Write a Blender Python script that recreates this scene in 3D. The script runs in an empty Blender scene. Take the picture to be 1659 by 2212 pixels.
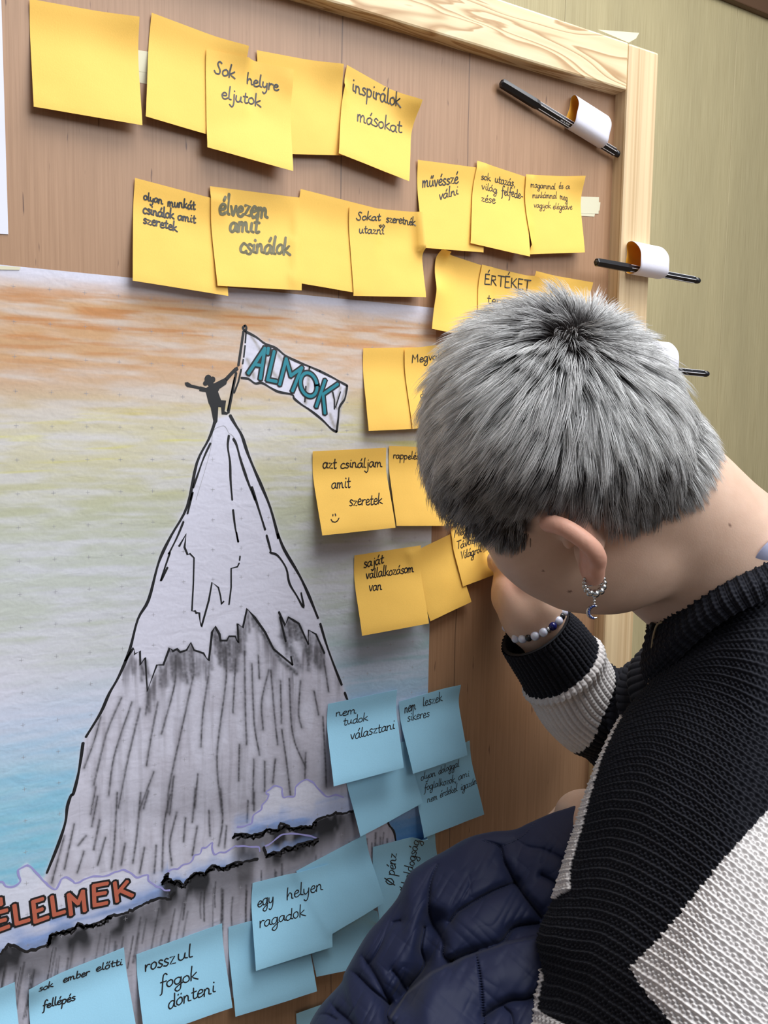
import bpy, bmesh, math, random
import numpy as np
from mathutils import Vector, Matrix

# ------------------------------------------------------------------ camera, world, lights, exposure
CAM = np.array([0.0, -0.6823, 1.45])
F = 1893.8                                  # focal length in pixels of the 1659 x 2212 frame
CX, CY = 829.5, 1106.0
# camera axes in board coordinates (x right, y down, z into the board)
_R = np.array([[0.85640488, -0.01682663, -0.51603057],
               [-0.03403128, 0.99545563, -0.08893799],
               [0.51518206, 0.09372811, 0.85194042]])
RIGHT, DOWN, FWD = [np.array([r[0], r[2], -r[1]]) for r in _R]

S = bpy.context.scene
cam_data = bpy.data.cameras.new('camera')
cam = bpy.data.objects.new('camera', cam_data)
S.collection.objects.link(cam)
S.camera = cam
cam_data.sensor_fit = 'VERTICAL'
cam_data.sensor_height = 24.0
cam_data.lens = F / 2212.0 * 24.0
cam_data.clip_start = 0.01
_m = Matrix.Identity(4)
for _i in range(3):
    _m[_i][0] = RIGHT[_i]
    _m[_i][1] = -DOWN[_i]
    _m[_i][2] = -FWD[_i]
    _m[_i][3] = CAM[_i]
cam.matrix_world = _m

S.view_settings.view_transform = 'Standard'
S.view_settings.look = 'None'
S.view_settings.gamma = 1.0
S.view_settings.use_curve_mapping = False
S.view_settings.exposure = 0.0

world = bpy.data.worlds.new('world')
S.world = world
world.use_nodes = True
_bg = world.node_tree.nodes['Background']
_bg.inputs[0].default_value = (0.80, 0.86, 1.0, 1)
_bg.inputs[1].default_value = 0.19


def area_light(name, loc, target, sx, sy, power, color):
    d = bpy.data.lights.new(name, 'AREA')
    d.shape = 'RECTANGLE'
    d.size, d.size_y, d.energy, d.color = sx, sy, power, color
    o = bpy.data.objects.new(name, d)
    S.collection.objects.link(o)
    o.location = loc
    o.rotation_euler = (Vector(target) - Vector(loc)).to_track_quat('-Z', 'Y').to_euler()
    return o


# daylight: a large skylight above, a tall window high behind the photographer, a small one to the left
area_light('skylight', (0.85, -0.68, 3.2), (0.45, -0.1, 1.45), 1.9, 1.1, 74.0, (0.95, 0.97, 1.0))
area_light('rear_window', (1.2, -2.3, 2.75), (0.5, 0.0, 1.6), 2.0, 1.3, 46.0, (0.93, 0.96, 1.0))
area_light('side_window', (-2.4, -2.2, 2.1), (0.4, -0.2, 1.3), 1.4, 1.6, 3.0, (0.92, 0.96, 1.0))


# ------------------------------------------------------------------ geometry helpers
def ray(px, py):
    px = np.asarray(px, float)[..., None]
    py = np.asarray(py, float)[..., None]
    return RIGHT * (px - CX) / F + DOWN * (py - CY) / F + FWD


def P(px, py, d):
    """the point at depth d (metres along the view axis) seen at this pixel"""
    return CAM + ray(px, py) * np.asarray(d, float)[..., None]


def B(px, py, lift=0.0):
    """the point seen at this pixel on the plane lying `lift` metres in front of the board"""
    r = ray(px, py)
    t = (-np.asarray(lift, float) - CAM[1]) / r[..., 1]
    return CAM + r * t[..., None]


def project(pts):
    d = np.asarray(pts, float) - CAM
    z = d @ FWD
    return np.stack([d @ RIGHT / z * F + CX, d @ DOWN / z * F + CY], -1)


def lin(r, g, b):
    def f(c):
        c /= 255.0
        return c / 12.92 if c <= 0.04045 else ((c + 0.055) / 1.055) ** 2.4
    return (f(r), f(g), f(b), 1.0)


def catmull(pts, n=6, closed=False):
    p = np.asarray(pts, float)
    if len(p) < 3:
        t = np.linspace(0, 1, n + 1)[:, None]
        return p[0] * (1 - t) + p[-1] * t
    if closed:
        q = np.vstack([p[-1], p, p[0], p[1]])
    else:
        q = np.vstack([2 * p[0] - p[1], p, 2 * p[-1] - p[-2]])
    out = []
    t = np.linspace(0, 1, n, endpoint=False)[:, None]
    for i in range(len(q) - 3):
        a, b, c, d = q[i:i + 4]
        out.append(0.5 * (2 * b + (c - a) * t + (2 * a - 5 * b + 4 * c - d) * t ** 2 + (3 * b - a - 3 * c + d) * t ** 3))
    if not closed:
        out.append(p[-1][None])
    return np.vstack(out)


def spline_axis(A, n, axis, closed=False):
    """Catmull-Rom resample of a control net along one axis to n samples"""
    A = np.moveaxis(np.asarray(A, float), axis, 0)
    k = len(A)
    if closed:
        Q = np.concatenate([A[-1:], A, A[:2]])
        t = np.linspace(0, k, n, endpoint=False)
    else:
        Q = np.concatenate([2 * A[:1] - A[1:2], A, 2 * A[-1:] - A[-2:-1]])
        t = np.linspace(0, k - 1, n)
    i = np.minimum(t.astype(int), (k if closed else k - 1) - 1)
    f = (t - i).reshape((-1,) + (1,) * (A.ndim - 1))
    a, b, c, d = Q[i], Q[i + 1], Q[i + 2], Q[i + 3]
    R = 0.5 * (2 * b + (c - a) * f + (2 * a - 5 * b + 4 * c - d) * f ** 2 + (3 * b - a - 3 * c + d) * f ** 3)
    return np.moveaxis(R, 0, axis)


_rng = np.random.default_rng(11)
_LAT = _rng.random((64, 64, 64))


def vnoise(x, y, z=0.0):
    """smooth value noise in 0..1"""
    x, y, z = np.broadcast_arrays(np.asarray(x, float), np.asarray(y, float), np.asarray(z, float))
    xi, yi, zi = np.floor(x).astype(int), np.floor(y).astype(int), np.floor(z).astype(int)
    fx, fy, fz = x - xi, y - yi, z - zi
    fx, fy, fz = [f * f * (3 - 2 * f) for f in (fx, fy, fz)]
    r = 0
    for a in (0, 1):
        for b in (0, 1):
            for c in (0, 1):
                w = (fx if a else 1 - fx) * (fy if b else 1 - fy) * (fz if c else 1 - fz)
                r = r + w * _LAT[(xi + a) % 64, (yi + b) % 64, (zi + c) % 64]
    return r


def fbm(x, y, z=0.0, o=3):
    r, a, s = 0, 0.5, 1.0
    for k in range(o):
        r = r + a * vnoise(np.asarray(x) * s + 7 * k, np.asarray(y) * s + 3 * k, np.asarray(z) * s)
        a *= 0.5
        s *= 2.1
    return r / (1 - 0.5 ** o)


def smooth01(a, b, x):
    t = np.clip((np.asarray(x, float) - a) / (b - a), 0, 1)
    return t * t * (3 - 2 * t)


def new_object(name, mesh, parent=None):
    o = bpy.data.objects.new(name, mesh)
    S.collection.objects.link(o)
    if parent is not None:
        o.parent = parent
    return o


def mesh_obj(name, verts, faces, mat, parent=None, smooth=True, color=None, mat_index=None, uv=None, origin=None):
    """faces: int array (n,k) of one size, or a list of such arrays"""
    verts = np.asarray(verts, float).reshape(-1, 3)
    org = np.zeros(3) if origin is None else np.asarray(origin, float)
    if parent is not None:
        org, _q = np.zeros(3), parent
        while _q is not None:
            org, _q = org + np.array(_q.location), _q.parent
    me = bpy.data.meshes.new(name)
    groups = faces if isinstance(faces, list) else [faces]
    groups = [np.asarray(g, int) for g in groups if len(g)]
    tot = np.concatenate([np.full(len(g), g.shape[1]) for g in groups])
    loops = np.concatenate([g.ravel() for g in groups])
    me.vertices.add(len(verts))
    me.vertices.foreach_set('co', (verts - org).ravel())
    me.loops.add(len(loops))
    me.loops.foreach_set('vertex_index', loops.astype(np.int32))
    me.polygons.add(len(tot))
    me.polygons.foreach_set('loop_start', np.concatenate([[0], np.cumsum(tot)[:-1]]).astype(np.int32))
    me.polygons.foreach_set('loop_total', tot.astype(np.int32))
    me.polygons.foreach_set('use_smooth', np.full(len(tot), bool(smooth)))
    for m in (mat if isinstance(mat, (list, tuple)) else [mat]):
        me.materials.append(m)
    if mat_index is not None:
        me.polygons.foreach_set('material_index', np.asarray(mat_index, np.int32))
    if color is not None:
        c = np.asarray(color, float)
        if c.shape[1] == 3:
            c = np.c_[c, np.ones(len(c))]
        at = me.color_attributes.new('Col', 'FLOAT_COLOR', 'POINT')
        at.data.foreach_set('color', c.astype(np.float32).ravel())
    me.update(calc_edges=True)
    me.validate()
    o = new_object(name, me, parent)
    if parent is None:
        o.location = org
        bpy.context.view_layer.update()
    return o


def grid_faces(n, m, cu=False, cv=False, base=0):
    i = np.arange(n if cu else n - 1)
    j = np.arange(m if cv else m - 1)
    I, J = np.meshgrid(i, j, indexing='ij')
    I2, J2 = (I + 1) % n, (J + 1) % m
    return base + np.stack([I * m + J, I2 * m + J, I2 * m + J2, I * m + J2], -1).reshape(-1, 4)


class MB:
    """collects quads and triangles for one mesh"""
    def __init__(self):
        self.v, self.f4, self.f3, self.n, self.c = [], [], [], 0, []

    def add(self, v, f4=None, f3=None, c=None):
        v = np.asarray(v, float).reshape(-1, 3)
        if f4 is not None and len(f4):
            self.f4.append(np.asarray(f4, int) + self.n)
        if f3 is not None and len(f3):
            self.f3.append(np.asarray(f3, int) + self.n)
        self.v.append(v)
        if c is not None:
            self.c.append(np.broadcast_to(np.asarray(c, float), (len(v), 4)))
        self.n += len(v)
        return self

    def grid(self, G, cu=False, cv=False):
        n, m = G.shape[:2]
        return self.add(G.reshape(-1, 3), grid_faces(n, m, cu, cv))

    def box(self, lo, hi, bevel=0.0):
        lo, hi = np.asarray(lo, float), np.asarray(hi, float)
        b = min(bevel, 0.45 * (hi - lo).min())
        if b <= 0:
            v = np.array([[(lo, hi)[i >> k & 1][k] for k in range(3)] for i in range(8)])
            return self.add(v, [[0, 2, 3, 1], [4, 5, 7, 6], [0, 1, 5, 4], [2, 6, 7, 3], [0, 4, 6, 2], [1, 3, 7, 5]])
        bm = bmesh.new()
        bmesh.ops.create_cube(bm, size=1.0)
        for v in bm.verts:
            for k in range(3):
                v.co[k] = lo[k] if v.co[k] < 0 else hi[k]
        bmesh.ops.bevel(bm, geom=bm.edges[:], offset=b, segments=2, affect='EDGES', profile=0.5)
        return self.bm(bm)

    def bm(self, bm):
        bm.verts.ensure_lookup_table()
        bm.verts.index_update()
        v = np.array([x.co[:] for x in bm.verts])
        q, t = [], []
        for f in bm.faces:
            ix = [x.index for x in f.verts]
            if len(ix) == 4:
                q.append(ix)
            else:
                for k in range(1, len(ix) - 1):
                    t.append([ix[0], ix[k], ix[k + 1]])
        bm.free()
        return self.add(v, q or None, t or None)

    def tube(self, path, rad, sides=10, caps=True, squash=None):
        p = np.asarray(path, float)
        r = np.broadcast_to(np.asarray(rad, float), (len(p),))
        T = np.gradient(p, axis=0)
        T /= np.linalg.norm(T, axis=1)[:, None] + 1e-12
        a = np.array([0, 0, 1.0]) if abs(T[0][2]) < 0.9 else np.array([1.0, 0, 0])
        u = np.cross(T[0], a)
        u /= np.linalg.norm(u)
        U = []
        for t in T:
            u = u - t * (u @ t)
            u /= np.linalg.norm(u)
            U.append(u)
        U = np.array(U)
        V = np.cross(T, U)
        th = np.linspace(0, 2 * np.pi, sides, endpoint=False)
        G = p[:, None] + r[:, None, None] * (np.cos(th)[None, :, None] * U[:, None] + np.sin(th)[None, :, None] * V[:, None])
        k = len(p)
        f4 = grid_faces(k, sides, False, True)
        v = G.reshape(-1, 3)
        f3 = None
        if caps:
            v = np.vstack([v, p[0], p[-1]])
            j = np.arange(sides)
            f3 = np.vstack([np.stack([j, (j + 1) % sides, np.full(sides, k * sides)], -1),
                            np.stack([(k - 1) * sides + (j + 1) % sides, (k - 1) * sides + j, np.full(sides, k * sides + 1)], -1)])
        return self.add(v, f4, f3)

    def ball(self, c, r, seg=16, rings=10, rot=None):
        r = np.broadcast_to(np.asarray(r, float), (3,))
        th = np.linspace(0, np.pi, rings + 1)[1:-1]
        ph = np.linspace(0, 2 * np.pi, seg, endpoint=False)
        G = np.stack([np.sin(th)[:, None] * np.cos(ph), np.sin(th)[:, None] * np.sin(ph), np.cos(th)[:, None] + 0 * ph], -1)
        v = np.vstack([G.reshape(-1, 3), [0, 0, 1], [0, 0, -1]]) * r
        if rot is not None:
            v = v @ np.asarray(rot).T
        n = len(th)
        j = np.arange(seg)
        f3 = np.vstack([np.stack([np.full(seg, n * seg), j, (j + 1) % seg], -1),
                        np.stack([np.full(seg, n * seg + 1), (n - 1) * seg + (j + 1) % seg, (n - 1) * seg + j], -1)])
        return self.add(v + np.asarray(c, float), grid_faces(n, seg, False, True), f3)

    def build(self, name, mat, parent=None, smooth=True, origin=None):
        v = np.vstack(self.v)
        g = []
        if self.f4:
            g.append(np.vstack(self.f4))
        if self.f3:
            g.append(np.vstack(self.f3))
        col = np.vstack(self.c) if self.c and sum(map(len, self.c)) == len(v) else None
        return mesh_obj(name, v, g, mat, parent, smooth, color=col, origin=origin)


def tag(o, label=None, cat=None, group=None, kind=None):
    for k, v in (('label', label), ('category', cat), ('group', group), ('kind', kind)):
        if v:
            o[k] = v
    return o


def empty(name, loc, label=None, cat=None, group=None, kind=None):
    o = bpy.data.objects.new(name, None)
    S.collection.objects.link(o)
    o.location = loc
    o.empty_display_size = 0.05
    bpy.context.view_layer.update()
    return tag(o, label, cat, group, kind)


# ------------------------------------------------------------------ materials
def mat(name, color=(0.8, 0.8, 0.8, 1), rough=0.6, metal=0.0, spec=0.5, **kw):
    m = bpy.data.materials.new(name)
    m.use_nodes = True
    b = m.node_tree.nodes['Principled BSDF']
    b.inputs['Base Color'].default_value = color
    b.inputs['Roughness'].default_value = rough
    b.inputs['Metallic'].default_value = metal
    b.inputs['Specular IOR Level'].default_value = spec
    for k, v in kw.items():
        b.inputs[k.replace('_', ' ')].default_value = v
    m.diffuse_color = color
    return m


class NT:
    """tiny node-tree writer"""
    def __init__(self, m):
        self.t = m.node_tree
        self.b = self.t.nodes['Principled BSDF']

    def n(self, kind, **kw):
        nd = self.t.nodes.new(kind)
        for k, v in kw.items():
            if k.startswith('i_'):
                nd.inputs[k[2:].replace('_', ' ')].default_value = v
            else:
                setattr(nd, k, v)
        return nd

    def l(self, a, b):
        self.t.links.new(a, b)

    def coords(self, scale=(1, 1, 1), rot=(0, 0, 0)):
        c = self.n('ShaderNodeTexCoord')
        mp = self.n('ShaderNodeMapping')
        mp.inputs['Scale'].default_value = scale
        mp.inputs['Rotation'].default_value = rot
        self.l(c.outputs['Object'], mp.inputs['Vector'])
        return mp.outputs['Vector']

    def noise(self, vec, scale, detail=3.0, rough=0.5, dist=0.0):
        nd = self.n('ShaderNodeTexNoise')
        nd.inputs['Scale'].default_value = scale
        nd.inputs['Detail'].default_value = detail
        nd.inputs['Roughness'].default_value = rough
        nd.inputs['Distortion'].default_value = dist
        self.l(vec, nd.inputs['Vector'])
        return nd.outputs['Fac']

    def ramp(self, fac, stops):
        r = self.n('ShaderNodeValToRGB')
        e = r.color_ramp.elements
        while len(e) < len(stops):
            e.new(0.5)
        for q, (p, c) in zip(e, stops):
            q.position = p
            q.color = c
        self.l(fac, r.inputs['Fac'])
        return r.outputs['Color']

    def mix(self, fac, a, b, mode='MIX'):
        nd = self.n('ShaderNodeMix', data_type='RGBA', blend_type=mode)
        for s, v in ((0, fac), (6, a), (7, b)):
            if isinstance(v, (int, float, tuple)):
                nd.inputs[s].default_value = v
            else:
                self.l(v, nd.inputs[s])
        return nd.outputs[2]

    def math(self, op, a, b=0.0, c=0.0):
        nd = self.n('ShaderNodeMath', operation=op)
        for s, v in ((0, a), (1, b), (2, c)):
            if isinstance(v, (int, float)):
                nd.inputs[s].default_value = v
            else:
                self.l(v, nd.inputs[s])
        return nd.outputs[0]

    def bump(self, h, strength=0.3, dist=0.001):
        nd = self.n('ShaderNodeBump')
        nd.inputs['Strength'].default_value = strength
        nd.inputs['Distance'].default_value = dist
        self.l(h, nd.inputs['Height'])
        self.l(nd.outputs['Normal'], self.b.inputs['Normal'])

    def color(self, c):
        self.l(c, self.b.inputs['Base Color'])

    def attr(self):
        nd = self.n('ShaderNodeAttribute', attribute_name='Col')
        return nd.outputs['Color']

# ------------------------------------------------------------------ setting: wall behind, floor, trim
def make_wall_mat():
    m = mat('wall_panel_veneer', lin(158, 143, 106), 0.55)
    t = NT(m)
    v = t.coords((60, 60, 1.2))
    g = t.noise(v, 6.0, 4.0, 0.6)
    v2 = t.coords((3, 3, 0.35))
    g2 = t.noise(v2, 3.0, 2.0)
    c = t.ramp(g, [(0.3, lin(170, 156, 116)), (0.7, lin(190, 177, 136))])
    c2 = t.ramp(g2, [(0.3, (0.86, 0.86, 0.86, 1)), (0.7, (1, 1, 1, 1))])
    t.color(t.mix(1.0, c, c2, 'MULTIPLY'))
    t.bump(g, 0.15, 0.001)
    return m


WALL_Y = 0.95
M_WALL = make_wall_mat()
wall = MB()
_x = -2.2
while _x < 6.5:                                     # tall veneered panels with thin joints
    wall.box((_x, WALL_Y, 0.0), (_x + 0.6092, WALL_Y + 0.03, 4.2), 0.0015)
    _x += 0.61
wall_back = wall.build('wall_back', M_WALL, smooth=False)
tag(wall_back, kind='structure')

M_FLOOR = mat('floor_laminate', lin(140, 118, 92), 0.5)
_t = NT(M_FLOOR)
_g = _t.noise(_t.coords((1, 14, 1)), 6, 4, 0.6)
_t.color(_t.ramp(_g, [(0.3, lin(120, 98, 74)), (0.7, lin(158, 134, 104))]))
floor = MB().box((-3, -3.2, -0.04), (7.2, WALL_Y + 0.03, 0.0)).build('floor', M_FLOOR, smooth=False)
tag(floor, kind='structure')
M_TRIM = mat('dark_wood_trim', lin(92, 66, 44), 0.5)
_r = ray(1604, 8)
_p = CAM + _r * ((WALL_Y - 0.02 - CAM[1]) / _r[1])
trim = MB().box((-2.2, WALL_Y - 0.02, _p[2]), (7.1, WALL_Y, _p[2] + 0.14), 0.003).build('trim_1', M_TRIM, smooth=False)
tag(trim, kind='structure')


# ------------------------------------------------------------------ the wooden notice board
def seam_x(px, py):
    return float(B(px, py)[0])


def make_ply():
    m = mat('birch_plywood', lin(150, 121, 100), 0.42)
    t = NT(m)
    fine = t.noise(t.coords((420, 1, 9)), 1.0, 4.0, 0.65)
    broad = t.noise(t.coords((9, 1, 1.3)), 1.0, 3.0, 0.5, 0.6)
    fleck = t.noise(t.coords((260, 1, 34)), 1.0, 2.0, 0.5)
    c = t.ramp(fine, [(0.25, lin(153, 118, 87)), (0.75, lin(177, 141, 109))])
    c = t.mix(1.0, c, t.ramp(broad, [(0.3, (0.86, 0.83, 0.80, 1)), (0.7, (1.05, 1.0, 0.97, 1))]), 'MULTIPLY')
    c = t.mix(t.ramp(fleck, [(0.69, (0, 0, 0, 1)), (0.76, (1, 1, 1, 1))]), c, lin(96, 66, 50))
    # dark veneer joints
    co = t.n('ShaderNodeTexCoord')
    sep = t.n('ShaderNodeSeparateXYZ')
    t.l(co.outputs['Object'], sep.inputs[0])
    wob = t.math('MULTIPLY', t.math('SUBTRACT', t.noise(t.coords((1, 1, 4)), 2.0, 2.0), 0.5), 0.006)
    x = t.math('ADD', sep.outputs['X'], wob)
    for s in SEAMS:
        d = t.math('ABSOLUTE', t.math('SUBTRACT', x, s))
        k = t.math('MULTIPLY', t.math('LESS_THAN', d, 0.0006), 0.6)
        c = t.mix(k, c, lin(70, 48, 38))
    t.color(c)
    t.bump(fine, 0.12, 0.0006)
    return m


def make_pine(name, axis, figured):
    m = mat(name, lin(218, 190, 146), 0.5)
    t = NT(m)
    if figured:
        sc = (5, 40, 34) if axis == 'x' else (34, 40, 5)
        n = t.noise(t.coords(sc), 1.0, 2.0, 0.45, 0.9)
        k = t.math('FRACT', t.math('MULTIPLY', n, 9.0))
        c = t.ramp(k, [(0.0, lin(228, 206, 168)), (0.5, lin(222, 197, 154)), (0.84, lin(178, 141, 96)), (0.93, lin(190, 155, 110)), (1.0, lin(226, 203, 162))])
    else:
        sc = (1.5, 300, 110) if axis == 'x' else (190, 300, 1.6)
        n = t.noise(t.coords(sc), 1.0, 2.5, 0.55)
        c = t.ramp(n, [(0.30, lin(196, 164, 120)), (0.48, lin(216, 188, 146)), (0.72, lin(228, 203, 160))])
    f = t.noise(t.coords((6, 200, 200) if axis == 'x' else (200, 200, 6)), 1.0, 3.0, 0.6)
    t.color(t.mix(1.0, c, t.ramp(f, [(0.3, (0.93, 0.92, 0.90, 1)), (0.7, (1.02, 1.02, 1.02, 1))]), 'MULTIPLY'))
    t.bump(f, 0.1, 0.0005)
    return m


LIFT_F = 0.016                                      # the frame stands proud of the plywood
_in = B(1355, 196, LIFT_F)
_out = B(1424, 113, LIFT_F)
_top = B(1356, 91, LIFT_F)
XI, XO = float(_in[0]), float(_out[0])
ZI, ZO = float(_in[2]), float(_top[2])
XL = -0.62
ZB = 0.62
SEAMS = [seam_x(614, 60), seam_x(908, 240)]
board = empty('notice_board', ((XL + XO) / 2, 0.0, 0.0),
              'plywood notice board in a pale pine frame, covered with the poster and sticky notes', 'board')
MB().box((XL - 0.02, 0.0, ZB), (XI + 0.03, 0.009, ZI + 0.03)).build('plywood_panel', make_ply(), board, smooth=False)
M_PX = make_pine('pine_figured', 'x', True)
M_PZ = make_pine('pine_straight', 'z', False)
W_F = XO - XI
MB().box((XI, -LIFT_F, 0.0), (XO, 0.026, ZO), 0.0025).build('frame_stile', M_PZ, board, smooth=False)
MB().box((XL - W_F, -LIFT_F, 0.0), (XL, 0.026, ZO), 0.0025).build('frame_stile', M_PZ, board, smooth=False)
MB().box((XL, -LIFT_F, ZI), (XI - 0.0004, 0.026, ZO), 0.002).build('frame_rail', M_PX, board, smooth=False)
MB().box((XL, -LIFT_F, ZB - 0.05), (XI - 0.0004, 0.026, ZB + 0.03), 0.002).build('frame_rail', M_PX, board, smooth=False)
for _xx in (XL - W_F, XI):
    MB().box((_xx, -0.15, 0.0), (_xx + W_F, 0.22, 0.05), 0.003).build('foot', M_PX, board, smooth=False)

# ------------------------------------------------------------------ the hand-drawn poster
def Z5(pts):  return [(x * .5787, 560 + y * .5787) for x, y in pts]
def Z4(pts):  return [(x * .4581, 1150 + y * .4581) for x, y in pts]
def Z3(pts):  return [(x * .4219, 1700 + y * .4219) for x, y in pts]
def Z6(pts):  return [(380 + x * .2411, 680 + y * .2411) for x, y in pts]


LEFT_EDGE = (Z5([(805, 600), (780, 670), (735, 760), (700, 920), (640, 1030), (605, 1100)])
             + Z4([(740, 170), (700, 320), (650, 410), (610, 560), (560, 680), (515, 760), (475, 850), (405, 965)]))
LEFT_EDGE2 = Z4([(392, 992), (378, 1090), (365, 1160), (345, 1235)]) + Z3([(365, 40), (345, 100), (335, 180), (300, 290), (240, 440)])
RIGHT_EDGE = (Z6([(485, 900), (530, 980), (590, 1080), (640, 1230), (705, 1390), (770, 1540)])
              + Z5([(1010, 930), (1040, 1040)]) + Z4([(1310, 5), (1340, 80), (1405, 190), (1440, 260), (1470, 330), (1500, 405)]))
RIGHT_EDGE2 = Z4([(1510, 430), (1540, 530), (1580, 640), (1612, 720)])
RIGHT_EDGE3 = Z4([(1625, 755), (1638, 788), (1660, 830)])
RIGHT_LOW = [(768, 1560), (795, 1640), (820, 1725), (838, 1777), (846, 1789), (852, 1800), (858, 1830), (880, 1900), (900, 1990)]
SNOW = Z4([(590, 605), (630, 545), (635, 575), (660, 560), (662, 625), (685, 590), (695, 750), (740, 625), (770, 625), (800, 545),
           (815, 560), (835, 550), (850, 565), (880, 555), (900, 520), (915, 555), (960, 570), (985, 605), (1000, 470), (1015, 445),
           (1035, 480), (1040, 510), (1070, 510), (1080, 490), (1110, 490), (1125, 520), (1120, 430), (1145, 450), (1165, 360),
           (1200, 400), (1250, 470), (1290, 550), (1380, 625)])
SNOW_R = Z4([(1315, 375), (1345, 440), (1360, 400), (1385, 415), (1410, 430), (1455, 530), (1455, 460), (1490, 480), (1530, 570)])
CLOUD1 = Z3([(-60, 880), (0, 855), (40, 810), (70, 815), (100, 825), (130, 840), (180, 835), (250, 800), (255, 760), (300, 745),
             (360, 735), (400, 700), (430, 715), (490, 700), (530, 680), (570, 660), (620, 655), (690, 625), (760, 590), (820, 570), (870, 575), (895, 540)])
CLOUD2 = Z3([(860, 440), (830, 490), (860, 470), (880, 485), (900, 478), (940, 500), (970, 470), (990, 440), (1050, 440), (1075, 412), (1100, 400), (1140, 420),
             (1190, 395), (1240, 385), (1280, 378), (1320, 370)])
CLOUD3 = Z3([(1195, 262), (1205, 245), (1250, 240), (1290, 248), (1330, 240), (1370, 215), (1420, 220), (1440, 190), (1500, 210), (1600, 200), (1620, 170), (1659, 155)]) \
    + [(705, 1763), (718, 1760), (724, 1756), (745, 1758), (760, 1752), (775, 1745)]
CLOUD3B = Z3([(1350, 310), (1365, 350), (1400, 330), (1430, 335), (1460, 310), (1500, 308), (1550, 285), (1590, 282), (1630, 265)])


def dist_seg(px, py, a, b):
    ax, ay = a
    bx, by = b
    dx, dy = bx - ax, by - ay
    t = np.clip(((px - ax) * dx + (py - ay) * dy) / (dx * dx + dy * dy + 1e-9), 0, 1)
    return np.hypot(px - ax - t * dx, py - ay - t * dy), t


def inside(px, py, poly):
    c = np.zeros(px.shape, bool)
    n = len(poly)
    for i in range(n):
        x0, y0 = poly[i]
        x1, y1 = poly[(i + 1) % n]
        c ^= ((y0 > py) != (y1 > py)) & (px < (x1 - x0) * (py - y0) / (y1 - y0 + 1e-12) + x0)
    return c


def soft(a, k):
    for _ in range(k):
        p = np.pad(a, 1, mode='edge')
        a = (p[:-2, 1:-1] + p[2:, 1:-1] + p[1:-1, :-2] + p[1:-1, 2:] + 2 * a) / 6
    return a


_tl, _tr, _br = B(-60, 566), B(937, 665), B(931, 2010)
PX0, PX1 = float(_tl[0]) - .06, float(B(935, 1000)[0])
PZ1, PZ0 = float(_tr[2]), float(_br[2])
NXP, NZP = 560, 760
gx, gz = np.linspace(PX0, PX1, NXP), np.linspace(PZ1, PZ0, NZP)
GXm, GZm = np.meshgrid(gx, gz)
# the sheet hangs level along its right part and rises slightly to the left, as the photographed upper edge does
_zl = float(B(0, 572)[2])
PY = -0.0004 + 0 * GXm
_top_line = PZ1 + (_zl - PZ1) * (PX1 - GXm) / (PX1 - float(B(0, 572)[0]))
_fr = (GZm - PZ0) / (PZ1 - PZ0)
GZm = PZ0 + (_top_line - PZ0) * _fr
PG = np.stack([GXm, PY, GZm], -1)
_pp = project(PG)
qx, qy = _pp[..., 0], _pp[..., 1]

PAPER = np.array([0.665, 0.655, 0.755])
col = np.ones(qx.shape + (3,)) * PAPER
X3, Z3m = GXm * 1000, GZm * 1000                    # millimetres on the sheet


def lay(c, a):
    global col
    a = np.clip(a, 0, 1)[..., None]
    col = col * (1 - a) + col * (np.asarray(c) / PAPER) * a


MOUNT = LEFT_EDGE + LEFT_EDGE2 + [(60, 1960), (-40, 2130), (-60, 2300), (930, 2300)] + RIGHT_LOW[::-1] + RIGHT_EDGE3[::-1] + RIGHT_EDGE2[::-1] + RIGHT_EDGE[::-1]
mount = soft(inside(qx, qy, MOUNT).astype(float), 2)
FLAG_TOP = Z6([(625, 150), (720, 200), (800, 260), (900, 300), (980, 365), (1090, 420), (1200, 465), (1290, 505), (1400, 560), (1480, 605), (1535, 635)])
FLAG_RIGHT = Z6([(1535, 635), (1525, 700), (1510, 760), (1465, 830), (1455, 930), (1440, 1050)])
FLAG_BOT = Z6([(1440, 1050), (1390, 1020), (1310, 940), (1210, 860), (1120, 800), (1060, 750), (1040, 715), (920, 690), (850, 655), (770, 610), (710, 615), (650, 575), (585, 565)])
flag = inside(qx, qy, FLAG_TOP + FLAG_RIGHT + FLAG_BOT).astype(float)
halo = np.clip(soft(np.maximum(flag, mount), 14) * 1.5, 0, 1)
sky = (1 - halo)
# pastel strokes run nearly level across the sheet
st = .55 * fbm(X3 / 75, Z3m / 4.2 + X3 / 150, 1.0, 3) + .45 * fbm(X3 / 26, Z3m / 6 - X3 / 120, 4.0, 3)
st2 = fbm(X3 / 55, Z3m / 3.2 - X3 / 90, 5.0, 3)
hz = qy + 0.02 * qx
_edge = smooth01(0, 22, (_top_line - GZm) * 1000)
lay((.62, .42, .26), sky * _edge * smooth01(.30, .64, st) * (1 - smooth01(760, 930, hz)) * .85)
lay((.60, .46, .33), sky * _edge * (1 - smooth01(790, 960, hz)) * .78)
lay((.58, .35, .19), sky * _edge * smooth01(.52, .70, st2) * (1 - smooth01(700, 860, hz)) * .6)
lay((.58, .53, .33), sky * smooth01(800, 900, hz) * (1 - smooth01(1000, 1250, hz)) * (.42 + .42 * smooth01(.34, .66, st)))
lay((.72, .70, .22), sky * smooth01(860, 930, hz) * (1 - smooth01(990, 1100, hz)) * smooth01(.58, .80, st2) * .55)
lay((.51, .54, .47), sky * smooth01(960, 1120, hz) * (1 - smooth01(1350, 1560, hz)) * (.40 + .5 * smooth01(.34, .66, st)))
lay((.40, .56, .74), sky * smooth01(1360, 1640, hz + .25 * (qx - 300)) * (.55 + .45 * smooth01(.35, .7, st)))
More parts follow.
